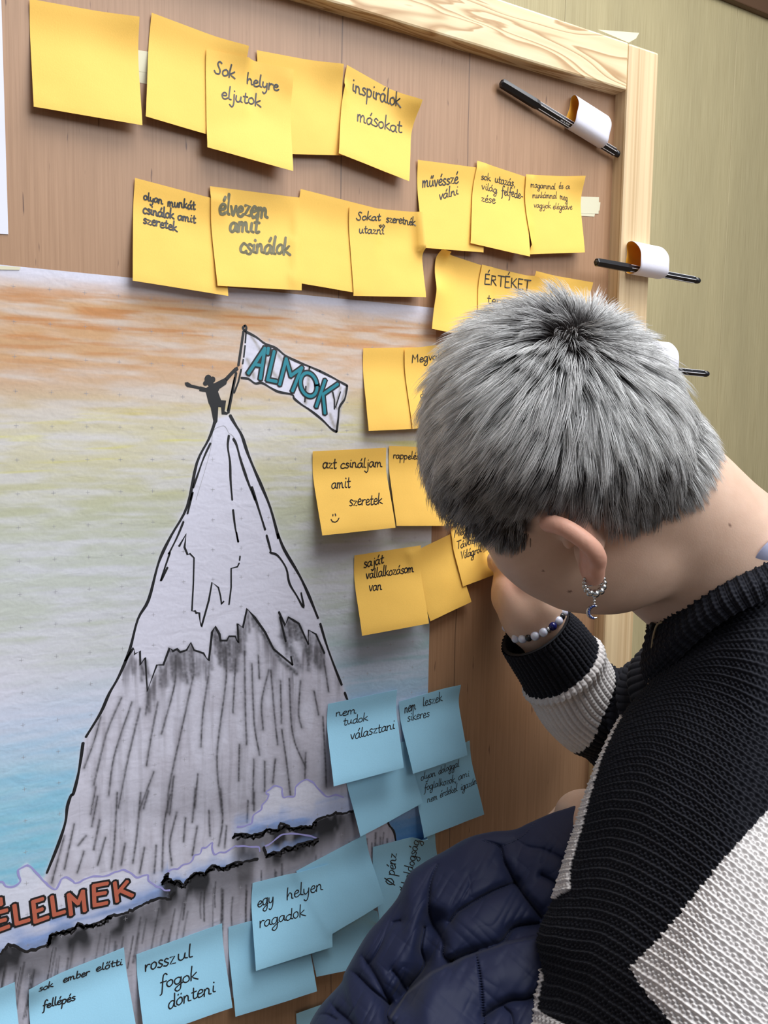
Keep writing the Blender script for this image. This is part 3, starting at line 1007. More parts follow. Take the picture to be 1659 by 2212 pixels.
def ribbon(mb, pts, hw, nrm, taper=True):
    """a flat stroke through 3-D points facing nrm"""
    p = np.asarray(pts, float)
    if len(p) == 2:
        p = np.vstack([p[0], p.mean(0), p[1]])
    T = np.gradient(p, axis=0)
    T /= np.linalg.norm(T, axis=1)[:, None] + 1e-12
    N = np.broadcast_to(nrm, p.shape)
    W = np.cross(T, N)
    W /= np.linalg.norm(W, axis=1)[:, None] + 1e-12
    h = np.broadcast_to(np.asarray(hw, float), (len(p),)).copy()
    e0, e1 = p[0] - T[0] * h[0] * .7, p[-1] + T[-1] * h[-1] * .7
    p = np.vstack([e0, p, e1])
    W = np.vstack([W[0], W, W[-1]])
    h = np.r_[h[0] * (.45 if taper else 1), h, h[-1] * (.45 if taper else 1)]
    G = np.stack([p + W * h[:, None], p - W * h[:, None]], 1)
    mb.add(G.reshape(-1, 3), grid_faces(len(p), 2)[:, ::-1])


# ------------------------------------------------------------------ sticky notes
def make_paper(name, c, trans=0.12):
    m = mat(name, c, 0.62, spec=0.25)
    t = NT(m)
    n = t.noise(t.coords((1, 1, 1)), 900, 3.0, 0.6)
    w = t.noise(t.coords((1, 1, 1)), 26, 2.0, 0.5)
    t.color(t.mix(1.0, c, t.ramp(n, [(0.3, (0.965, 0.965, 0.965, 1)), (0.7, (1, 1, 1, 1))]), 'MULTIPLY'))
    t.bump(t.math('ADD', t.math('MULTIPLY', n, 0.10), t.math('MULTIPLY', w, 1.0)), 0.35, 0.0016)
    return m


M_YEL = make_paper('yellow_note_paper', (0.88, 0.53, 0.105, 1))
M_BLU = make_paper('blue_note_paper', (0.34, 0.65, 0.83, 1))
M_INK = mat('black_marker_ink', (0.012, 0.012, 0.014, 1), 0.45)
M_INKG = mat('olive_grey_marker_ink', (0.12, 0.105, 0.04, 1), 0.5)
M_INKB = mat('dark_blue_ink', (0.012, 0.014, 0.03, 1), 0.45)

NB = np.array([0.0, -1.0, 0.0])
NU = 27
_uu = np.linspace(0, 1, NU)
PLACED = []


def bil(c, u, v):
    u, v = np.asarray(u)[..., None], np.asarray(v)[..., None]
    return c[0] * (1 - u) * (1 - v) + c[1] * u * (1 - v) + c[2] * u * v + c[3] * (1 - u) * v


def inv_bil(c, p, it=12):
    """u,v of 2-D points p in quad c"""
    p = np.asarray(p, float)
    uv = np.full(p.shape, 0.5)
    for _ in range(it):
        u, v = uv[..., 0:1], uv[..., 1:2]
        f = c[0] * (1 - u) * (1 - v) + c[1] * u * (1 - v) + c[2] * u * v + c[3] * (1 - u) * v - p
        du = (c[1] - c[0]) * (1 - v) + (c[2] - c[3]) * v
        dv = (c[3] - c[0]) * (1 - u) + (c[2] - c[1]) * u
        det = du[..., 0] * dv[..., 1] - du[..., 1] * dv[..., 0]
        a = (f[..., 0] * dv[..., 1] - f[..., 1] * dv[..., 0]) / det
        b = (du[..., 0] * f[..., 1] - du[..., 1] * f[..., 0]) / det
        uv = uv - np.clip(np.stack([a, b], -1), -.5, .5)
    return uv


def samp(G, u, v):
    """bilinear sample of a (NU,NU,...) grid, first index v"""
    u, v = np.clip(u, 0, 1) * (NU - 1), np.clip(v, 0, 1) * (NU - 1)
    i, j = np.minimum(v.astype(int), NU - 2), np.minimum(u.astype(int), NU - 2)
    a, b = v - i, u - j
    sh = a.shape + (1,) * (G.ndim - 2)
    a, b = a.reshape(sh), b.reshape(sh)
    return G[i, j] * (1 - a) * (1 - b) + G[i, j + 1] * (1 - a) * b + G[i + 1, j] * a * (1 - b) + G[i + 1, j + 1] * a * b


def note(color, px, label, lift=(.009, .009), writing=(), curl=(), ink=None, width=0.00055, group=None, start=.16, seed=0):
    """px: TL,TR,BR,BL pixels; lift: metres the bottom corners stand off; curl: (u,v,radius,height) bumps off the board"""
    px = np.array(px, float)
    base = 0.0006
    lift = (lift[0] * 1.2, lift[1] * 1.2)
    TC = .0019                                       # the upper edge springs slightly off the board
    L = np.array([base + TC, base + TC, base + lift[1], base + lift[0]])
    for (cu, cv, r, h) in curl:
        for k, (a, b) in enumerate(((0, 0), (1, 0), (1, 1), (0, 1))):
            L[k] += h * max(0, 1 - math.hypot(a - cu, b - cv) / r) ** 1.5
    C3 = np.array([B(p[0], p[1], l) for p, l in zip(px, L)])
    c2 = C3[:, [0, 2]]
    V, U = np.meshgrid(_uu, _uu, indexing='ij')
    XZ = bil(c2, U, V)
    t = np.clip((V - start) / (1 - start), 0, 1)
    prof = np.where(t < .3, t * t / .6 * 1.0, t - .15) / .85
    H = base + (lift[0] * (1 - U) + lift[1] * U) * prof + TC * np.clip(1 - V / .30, 0, 1) ** 2
    H = H + 0.0016 * (fbm(U * 2.2 + seed * 3.1, V * 2.2 + seed * 1.7, seed) - .5) * smooth01(0.05, .5, V)
    for (cu, cv, r, h) in curl:
        H = H + h * np.clip(1 - np.hypot(U - cu, V - cv) / r, 0, 1) ** 1.5
    need = np.full(H.shape, base)
    for q in PLACED:
        uv = inv_bil(q['c2'], XZ)
        ins = (uv[..., 0] > -.03) & (uv[..., 0] < 1.03) & (uv[..., 1] > -.03) & (uv[..., 1] < 1.03)
        hq = samp(q['H'], uv[..., 0], uv[..., 1]) + 0.0013
        need = np.where(ins, np.maximum(need, hq), need)
    H = np.maximum(H, need)
    for _ in range(10):                             # relax over what lies underneath
        Pd = np.pad(H, 1, mode='edge')
        H2 = (Pd[:-2, 1:-1] + Pd[2:, 1:-1] + Pd[1:-1, :-2] + Pd[1:-1, 2:] + 2 * H) / 6
        H = np.maximum(.5 * H + .5 * H2, need)
    G = np.stack([XZ[..., 0], -H, XZ[..., 1]], -1)
    PLACED.append({'c2': c2, 'H': H})
    m = {'y': M_YEL, 'b': M_BLU}[color]
    th = 0.00012
    back = G + np.array([0, th, 0])
    v = np.vstack([G.reshape(-1, 3), back.reshape(-1, 3)])
    n = NU * NU
    f = grid_faces(NU, NU)
    idx = np.arange(n).reshape(NU, NU)
    loop = np.concatenate([idx[0, :-1], idx[:-1, -1], idx[-1, :0:-1], idx[:0:-1, 0]])
    nx = np.roll(loop, -1)
    rim = np.vstack([v[loop], v[loop + n]])           # own vertices, so the paper edge stays crisp
    k_ = len(loop)
    j_ = np.arange(k_)
    side = 2 * n + np.stack([j_, (j_ + 1) % k_, (j_ + 1) % k_ + k_, j_ + k_], -1)
    v = np.vstack([v, rim])
    o = mesh_obj('sticky_note', v, [np.vstack([f, f[:, ::-1] + n, side])], m, None, True, origin=G[0, NU // 2])
    tag(o, label, 'sticky note', group)
    if len(writing):
        mb = MB()
        gpx = project(G)                            # pixel grid of the bent surface
        cpx = np.array([gpx[0, 0], gpx[0, -1], gpx[-1, -1], gpx[-1, 0]])
        for s in writing:
            xh_ = 12.0
            if isinstance(s, tuple):
                s, xh_ = s
            s = np.asarray(s, float)
            uv = inv_bil(cpx, s)
            for _ in range(4):                      # refine on the bent surface
                cur = samp(gpx, uv[:, 0], uv[:, 1])
                uv = uv + inv_bil(cpx, s) - inv_bil(cpx, cur)
            p3 = samp(G, uv[:, 0], uv[:, 1]) + NB * 0.00022
            ribbon(mb, p3, width * .86 * min(1.0, (xh_ / 12.0) ** .8), NB)
        mb.build('handwriting', ink or M_INK, o, smooth=False)
    return o


def W(*words):
    out = []
    for k, w in enumerate(words):
        out += word(w[0], w[1], w[2], w[3], w[4] if len(w) > 4 else .05, seed=k + 1)
    return out


YG, BG = 'yellow sticky notes about dreams', 'blue sticky notes about fears'
# ---- top row of yellow notes
note('y', [(64, -3), (302, 35), (308, 270), (73, 230)], 'blank yellow sticky note at the upper left beside the white sheet',
     (.007, .010), curl=[(1, 0, .45, .004)], group=YG, seed=1)
note('y', [(328, 27), (539, 98), (523, 312), (315, 251)], 'blank yellow sticky note half under the note reading Sok helyre eljutok', (.008, .006),
     curl=[(1, 0, .4, .006)], group=YG, seed=2)
note('y', [(555, 108), (744, 137), (752, 336), (577, 331)], 'blank yellow sticky note between the notes Sok helyre eljutok and inspirálok másokat', (.005, .006),
     curl=[(1, 0, .45, .006)], group=YG, seed=3)
note('y', [(446, 105), (635, 150), (634, 369), (448, 318)], 'yellow sticky note reading Sok helyre eljutok in black marker', (.010, .014),
     W(('Sok', (463, 160), (508, 170), 14, .12), ('helyre', (532, 182), (602, 197), 13), ('eljutok', (478, 212), (564, 231), 14)),
     curl=[(1, .12, .5, .005)], group=YG, seed=4, width=.0007)
note('y', [(750, 140), (916, 214), (885, 391), (732, 331)], 'yellow sticky note reading inspirálok másokat, its top right corner curling off the board', (.010, .010),
     W(('inspirálok', (760, 197), (866, 233), 17), ('másokat', (771, 262), (868, 289), 16)),
     curl=[(1, 0, .42, .013)], group=YG, seed=5, width=.0007)
# ---- second row right
note('y', [(903, 345), (1048, 364), (1045, 545), (915, 535)], 'yellow sticky note reading művésszé válni', (.008, .009),
     W(('művésszé', (912, 405), (990, 396), 13), ('válni', (948, 432), (990, 420), 11)), group=YG, seed=6, width=.0007)
note('y', [(1031, 347), (1149, 386), (1145, 554), (1017, 525)], 'yellow sticky note reading sok utazás, világ felfedezése', (.010, .012),
     W(('sok', (1039, 387), (1060, 391), 8), ('utazás,', (1069, 393), (1113, 404), 9), ('világ', (1040, 408), (1074, 417), 8),
       ('felfede-', (1083, 420), (1130, 430), 10), ('zése', (1039, 435), (1070, 440), 9)), group=YG, seed=7, width=.00062)
note('y', [(1135, 377), (1267, 379), (1264, 545), (1146, 549)], 'yellow sticky note reading magammal és a munkámmal', (.009, .009),
     W(('magammal', (1146, 405), (1200, 409), 7), ('és', (1207, 407), (1217, 407), 7), ('a', (1222, 408), (1231, 408), 7),
       ('munkámmal', (1150, 427), (1203, 429), 7), ('meg', (1209, 430), (1226, 434), 7), ('vagyok', (1153, 448), (1190, 450), 7),
       ('elégedve', (1194, 451), (1236, 453), 7)), curl=[(1, 0, .4, .006)], group=YG, seed=8, width=.00055)
# ---- third row left
note('y', [(292, 384), (481, 434), (494, 639), (287, 606)], 'yellow sticky note reading olyan munkát csinálok amit szeretek', (.008, .009),
     W(('olyan', (310, 431), (352, 441), 9), ('munkát', (362, 445), (422, 453), 10), ('csinálok', (308, 460), (376, 474), 11), ('amit', (384, 475), (423, 482), 10),
       ('szeretek', (309, 481), (383, 500), 11)), group=YG, seed=9, width=.0008)
note('y', [(650, 408), (822, 452), (800, 638), (635, 609)], 'blank yellow sticky note between the notes élvezem amit csinálok and Sokat szeretnék utazni', (.009, .007), group=YG, seed=10)
note('y', [(454, 402), (648, 427), (652, 627), (470, 617)], 'yellow sticky note reading élvezem amit csinálok in thick grey marker', (.010, .010),
     W(('élvezem', (473, 463), (580, 469), 22, .1), ('amit', (496, 499), (560, 504), 21, .1), ('csinálok', (517, 547), (627, 550), 20, .1)),
     group=YG, seed=11, width=.0014, ink=M_INKG)
note('y', [(754, 446), (910, 459), (921, 642), (763, 639)], 'yellow sticky note reading Sokat szeretnék utazni with a tiny heart', (.008, .010),
     W(('Sokat', (770, 475), (822, 477), 9, .1), ('szeretnék', (834, 479), (898, 487), 9), ('utazni', (775, 503), (830, 506), 9))
     + [[(822, 492), (819, 487), (823, 486), (825, 490), (828, 485), (831, 488), (825, 497)]], group=YG, seed=12, width=.0007)
# ---- the cluster behind the head
note('y', [(944, 541), (1062, 580), (1056, 735), (934, 710)], 'blank yellow sticky note left of the note starting ÉRTÉKET', (.012, .010),
     curl=[(0, .5, .5, .008)], group=YG, seed=13)
note('y', [(1160, 585), (1282, 610), (1270, 750), (1150, 730)], 'orange-looking sticky note peeking out above the crown of the head', (.010, .010), curl=[(0, 0, .4, .006)], group=YG, seed=14)
note('y', [(1040, 572), (1172, 603), (1165, 760), (1028, 742)], 'yellow sticky note starting ÉRTÉKET in capitals, half hidden by the hair', (.010, .010),
     W(('ÉRTÉKET', (1046, 614), (1146, 628), 12.5), ('terem', (1052, 655), (1110, 664), 11)), group=YG, seed=15, width=.00065)
note('y', [(785, 752), (915, 750), (925, 925), (797, 931)], 'blank yellow sticky note left of the note starting Megvaló', (.007, .008), group=YG, seed=16)
note('y', [(873, 754), (1010, 737), (1015, 905), (890, 927)], 'yellow sticky note starting Megvaló, partly behind the hair', (.008, .010),
     W(('Megvalósít', (890, 784), (980, 771), 9, .02), ('az', (930, 823), (950, 820), 7), ('ó', (908, 859), (916, 858), 9)), group=YG, seed=17, width=.00065)
note('y', [(841, 963), (985, 968), (986, 1136), (857, 1136)], 'yellow sticky note right of azt csináljam, its last word ending in elés', (.010, .011),
     W(('rappelés', (849, 990), (906, 992), 8)), group=YG, seed=18, width=.00065)
note('y', [(676, 975), (835, 967), (855, 1140), (697, 1157)], 'yellow sticky note reading azt csináljam amit szeretek with a smiley', (.013, .013),
     W(('azt', (697, 1012), (727, 1012), 12), ('csináljam', (735, 1011), (826, 1008), 11), ('amit', (716, 1056), (757, 1054), 13), ('szeretek', (754, 1092), (826, 1089), 12))
     + [[(715, 1122), (718, 1127), (724, 1128), (729, 1125), (732, 1119)], [(719, 1111), (719, 1114)], [(724, 1110), (725, 1114)]], group=YG, seed=19, width=.00062)
note('y', [(885, 1196), (975, 1153), (1019, 1300), (930, 1342)], 'blank yellow sticky note between the notes saját vállalkozásom van and Megd', (.006, .006), group=YG, seed=20)
note('y', [(969, 1128), (1072, 1085), (1110, 1226), (1000, 1267)], 'yellow sticky note the person is writing on, Távozzak above Világról', (.005, .005),
     W(('Megd', (981, 1162), (1017, 1148), 9, .12), ('Távozzak', (986, 1187), (1048, 1165), 9), ('Világról', (995, 1209), (1040, 1192), 9)), group=YG, seed=21, width=.00065)
note('y', [(766, 1200), (908, 1178), (927, 1347), (783, 1374)], 'yellow sticky note reading saját vállalkozásom van, lowest of the yellow ones', (.012, .012),
     W(('saját', (785, 1226), (829, 1216), 11), ('vállalkozásom', (790, 1251), (894, 1235), 11), ('van', (797, 1277), (825, 1274), 11)), group=YG, seed=22, width=.00065)
# ---- blue notes
note('b', [(985, 1590), (1016, 1600), (1047, 1760), (916, 1810)][:0] or [(893, 1650), (1015, 1600), (1047, 1760), (916, 1810)],
     'blue sticky note reading olyan dologgal foglalkozok', (.010, .010),
     W(('olyan', (909, 1686), (941, 1676), 8), ('dologgal', (947, 1673), (992, 1655), 8), ('foglalkozok,', (916, 1708), (986, 1688), 8), ('ami', (990, 1685), (1014, 1676), 8),
       ('nem', (923, 1733), (945, 1727), 8), ('érdekel', (950, 1723), (988, 1708), 8), ('igazán', (995, 1708), (1030, 1692), 8)), group=BG, seed=31, width=.00055)
note('b', [(742, 1645), (880, 1600), (914, 1735), (779, 1808)], 'blank blue sticky note under the note nem tudok választani', (.009, .007), group=BG, seed=32)
note('b', [(862, 1516), (997, 1480), (1011, 1632), (893, 1672)], 'blue sticky note reading nem leszek sikeres', (.011, .013),
     W(('nem', (874, 1540), (899, 1532), 12, 0), ('leszek', (913, 1526), (956, 1513), 10, 0), ('sikeres', (880, 1559), (928, 1547), 10, 0)),
     curl=[(1, 0, .3, .004)], group=BG, seed=33, width=.0005)
note('b', [(709, 1521), (858, 1490), (873, 1659), (721, 1699)], 'blue sticky note reading nem tudok választani', (.014, .014),
     W(('nem', (725, 1548), (770, 1540), 9), ('tudok', (741, 1567), (795, 1556), 9), ('választani', (757, 1598), (853, 1574), 11)), group=BG, seed=34, width=.0006)
note('b', [(806, 1830), (940, 1795), (966, 1950), (820, 1992)], 'blue sticky note with sideways writing, Ø pénz above Ø boldogság', (.009, .009),
     word('D~pénz', (850, 1912), (856, 1843), 11, 0, (-1.0, -.15), 3) + word('D~boldogság', (881, 1930), (906, 1814), 10, 0, (-1.0, -.15), 4), group=BG, seed=35, width=.0006)
note('b', [(640, 2190), (810, 2130), (840, 2280), (660, 2330)], 'blank blue sticky note at the very bottom beside the jacket', (.008, .008), group=BG, seed=36)
note('b', [(665, 2000), (806, 1960), (830, 2080), (684, 2111)], 'blank blue sticky note low behind the note egy helyen ragadok, next to the jacket', (.008, .008), group=BG, seed=37)
note('b', [(640, 1882), (790, 1802), (832, 1950), (715, 2020)], 'blank blue sticky note hanging between egy helyen ragadok and the note with sideways writing', (.010, .012), group=BG, seed=38)
note('b', [(494, 2003), (660, 1957), (686, 2143), (509, 2197)], 'blank bright blue sticky note under egy helyen ragadok', (.011, .014), group=BG, seed=39)
note('b', [(546, 1908), (710, 1867), (719, 2046), (553, 2098)], 'blue sticky note reading egy helyen ragadok', (.013, .012),
     W(('egy', (556, 1960), (592, 1948), 13, 0), ('helyen', (619, 1944), (698, 1921), 14, 0), ('ragadok', (560, 2004), (660, 1977), 13, 0)), curl=[(1, .2, .2, .002)], group=BG, seed=40, width=.0006)
note('b', [(295, 2062), (480, 1995), (503, 2178), (312, 2242)], 'blue sticky note reading rosszul fogok dönteni', (.012, .012),
     W(('rossz', (313, 2098), (380, 2080), 15, 0), ('ul', (383, 2077), (417, 2066), 15, 0), ('fogok', (345, 2135), (428, 2115), 15, 0), ('dönteni', (363, 2180), (466, 2142), 15, 0)), group=BG, seed=41, width=.0007)
note('b', [(63, 2140), (268, 2047), (298, 2240), (76, 2330)], 'blue sticky note reading sok ember előtti fellépés', (.011, .013),
     W(('sok', (84, 2142), (115, 2131), 7), ('ember', (136, 2122), (194, 2105), 8), ('előtti', (207, 2099), (265, 2083), 8), ('fellépés', (92, 2180), (163, 2160), 9)),
     curl=[(0, 0, .35, .006)], group=BG, seed=42, width=.0008)
note('b', [(-150, 2200), (32, 2122), (50, 2300), (-130, 2380)], 'blank blue sticky note cut by the lower left corner of the photo', (.010, .010), group=BG, seed=43)

# ------------------------------------------------------------------ the person: one continuous skin surface grown from a distance field
HC = CAM + RIGHT * 0.1240 - DOWN * 0.0540 + FWD * 0.6208
_A = np.array([[0.2238, -0.7716, -0.5954], [0.6366, -0.3468, 0.6888], [-0.738, -0.5332, 0.4136]])
HX, HY, HZ = [RIGHT * _A[0, i] - DOWN * _A[1, i] - FWD * _A[2, i] for i in range(3)]   # head's right, front, up
HM = np.stack([HX, HY, HZ], 1)
HS = 1.02


def HP(x, y, z):
    if y > .03 and z < .012:
        y = y - .27 * (y - .03) * min(1.0, (.012 - z) / .03)
    return HC + HM @ (np.array([x, y, z]) * HS)


PRIM = []                                            # (kind, data, blend)


def ell(c, r, k=.012, rot=None):
    PRIM.append(('e', (np.asarray(c, float), np.asarray(r, float), np.eye(3) if rot is None else np.asarray(rot, float)), k))


def cap(a, b, ra, rb, k=.012):
    PRIM.append(('c', (np.asarray(a, float), np.asarray(b, float), ra, rb), k))


def chain(pts, rads, k=.006):
    for i in range(len(pts) - 1):
        cap(pts[i], pts[i + 1], rads[i], rads[i + 1], k)


def hell(c, r, k=.012):
    ell(HP(*c), np.array(r) * HS, k, HM)


hell((0, .003, .0), (.0765, .078, .083), .01)
hell((0, -.030, -.012), (.066, .046, .058), .015)
hell((0, .040, .004), (.062, .042, .058), .02)
hell((0, .042, -.050), (.057, .046, .060), .02)
hell((0, .043, -.098), (.044, .042, .027), .02)
for s in (-1, 1):
    hell((s * .044, .050, -.046), (.024, .030, .022), .015)
    hell((s * .050, .003, -.092), (.018, .034, .032), .018)
    hell((s * .042, .022, -.098), (.020, .036, .018), .018)
    hell((s * .044, .040, -.070), (.021, .034, .026), .02)
    hell((s * .032, .076, -.030), (.017, .014, .013), .008)
    hell((s * .012, .099, -.066), (.009, .010, .007), .006)
hell((0, .080, -.111), (.018, .013, .014), .015)
cap(HP(0, .086, -.022), HP(0, .106, -.058), .008, .010, .010)
hell((0, .106, -.062), (.011, .011, .009), .008)
hell((0, .084, -.012), (.050, .010, .010), .012)
hell((0, .088, -.084), (.022, .010, .005), .006)
hell((0, .087, -.093), (.019, .010, .006), .006)
# neck
cap(HP(0, -.030, -.045), P(1560, 1235, .672), .052, .056, .022)
cap(P(1560, 1235, .672), P(1640, 1335, .688), .056, .050, .02)
cap(P(1640, 1335, .688), P(1685, 1540, .680), .048, .050, .02)
cap(HP(0, .012, -.092), P(1520, 1300, .705), .036, .040, .02)
cap(P(1500, 1110, .640), P(1660, 1235, .655), .030, .036, .03)
# trunk and arms under the clothes
cap(P(1690, 1560, .675), P(1640, 2050, .60), .062, .075, .03)
cap(P(1670, 1460, .70), P(1510, 1520, .765), .045, .034, .03)
cap(P(1680, 1450, .68), P(1570, 1640, .640), .045, .038, .03)
RW = P(1154, 1330, .819)                             # right wrist
chain([P(1510, 1510, .770), P(1380, 1560, .848), P(1258, 1510, .849), RW], [.034, .030, .028, .0235], .02)
LW = P(1302, 1806, .705)                             # left wrist
chain([P(1570, 1640, .640), P(1350, 2090, .600), LW], [.038, .030, .022], .02)
# right hand closed on the pen
PEN_T, PEN_E = B(1038, 1172, .0005), P(1215, 1262, .770)
pen_dir = (PEN_E - PEN_T) / np.linalg.norm(PEN_E - PEN_T)


def on_pen(d):
    return PEN_T + pen_dir * d


ell((RW + P(1112, 1262, .835)) / 2, (.034, .022, .034), .018, np.stack([HX, HY, HZ], 1))
cap(RW, P(1112, 1275, .838), .022, .020, .016)
cap(RW, P(1148, 1262, .848), .022, .018, .016)
chain([P(1172, 1312, .806), P(1142, 1262, .808), P(1108, 1226, .822), on_pen(.028) + .010 * DOWN - .006 * FWD], [.016, .013, .0105, .008], .006)       # thumb
chain([P(1101, 1290, .832), P(1094, 1252, .846), P(1092, 1222, .852), on_pen(.022) + .009 * DOWN + .002 * FWD], [.017, .0115, .0098, .0076], .005)     # index finger
chain([P(1116, 1276, .845), P(1110, 1240, .856), P(1098, 1220, .860), on_pen(.024) + .013 * DOWN + .010 * FWD], [.016, .0110, .0095, .0075], .003)
chain([P(1138, 1270, .850), P(1132, 1238, .860), P(1118, 1226, .866), P(1108, 1240, .864)], [.015, .0102, .0090, .0072], .003)
chain([P(1158, 1276, .846), P(1152, 1246, .860), P(1140, 1238, .868), P(1130, 1250, .868)], [.013, .0092, .0080, .0066], .003)
# left hand resting on the jacket
LK = P(1246, 1761, .752)
cap(LW, LK, .021, .019, .014)
cap(LW, P(1276, 1750, .758), .020, .016, .014)
for q, (a, b, c) in enumerate((((1216, 1762), (1190, 1784), (1176, 1810)), ((1222, 1750), (1194, 1766), (1174, 1788)), ((1232, 1740), (1206, 1750), (1184, 1768)), ((1244, 1732), (1222, 1738), (1204, 1752)))):
    dd = .752 + .010 * q
    a, b, c = [(p[0] + 10, p[1] + 9) for p in (a, b, c)]
    chain([P(a[0] + 12, a[1] - 4, dd), P(*a, dd), P(*b, dd + .004), P(*c, dd - .004)], [.011, .0092, .0082, .0070], .004)
chain([P(1262, 1772, .742), P(1238, 1776, .745), P(1218, 1796, .750)], [.013, .0105, .0085], .006)
# left and right ear
EAR = [(.010, .004), (.013, .013), (.015, .023), (.009, .0305), (-.002, .0325), (-.013, .0275), (-.020, .017), (-.0225, .005), (-.0205, -.006), (-.015, -.0145), (-.009, -.021), (-.003, -.0285), (.003, -.0315), (.008, -.028), (.0095, -.020)]


def ear_out(f, u):
    return .006 + .017 * (.012 - f) / .034 + .004 * max(0, u / .03) + (.003 if u < -.02 else 0)


def ear_pt(s, f, u, o=0.0):
    return HP(s * (.0735 + ear_out(f, u) - (.012 if f > .006 and u < .026 else 0) + o), -.001 + f * .66, -.031 + u * .80)


for s in (-1, 1):
    ep = catmull([ear_pt(s, f, u) for f, u in EAR], 2)
    rr = np.interp(np.linspace(0, 1, len(ep)), [0, .15, .3, .5, .7, .8, .9, 1], [.0030, .0042, .0050, .0052, .0046, .0052, .0062, .0045])
    chain(ep, rr, .003)
    for f, u, r in ((-.012, .010, .0042), (-.013, -.001, .0042), (-.009, .019, .0036), (-.006, -.010, .0045), (-.001, -.018, .0055), (-.002, -.024, .006)):
        cap(ear_pt(s, f, u, -.0015), HP(s * .066, -.008, -.030 + u * .45), r * .9, .008, .004)
    ell(ear_pt(s, .011, -.004, .004), (.0045, .0045, .006), .004)


def prim_d(pr, q):
    kind, dt, _ = pr
    if kind == 'e':
        c, r, M = dt
        l = (q - c) @ M
        k0 = np.sqrt(((l / r) ** 2).sum(1)) + 1e-9
        k1 = np.sqrt(((l / r ** 2) ** 2).sum(1)) + 1e-9
        return k0 * (k0 - 1) / k1
    a, b, ra, rb = dt
    ab = b - a
    t = np.clip(((q - a) @ ab) / (ab @ ab), 0, 1)
    return np.linalg.norm(q - a - t[:, None] * ab, axis=1) - (ra + (rb - ra) * t)


def prim_bound(pr):
    kind, dt, k = pr
    if kind == 'e':
        return dt[0], dt[1].max() + k
    return (dt[0] + dt[1]) / 2, np.linalg.norm(dt[1] - dt[0]) / 2 + max(dt[2], dt[3]) + k


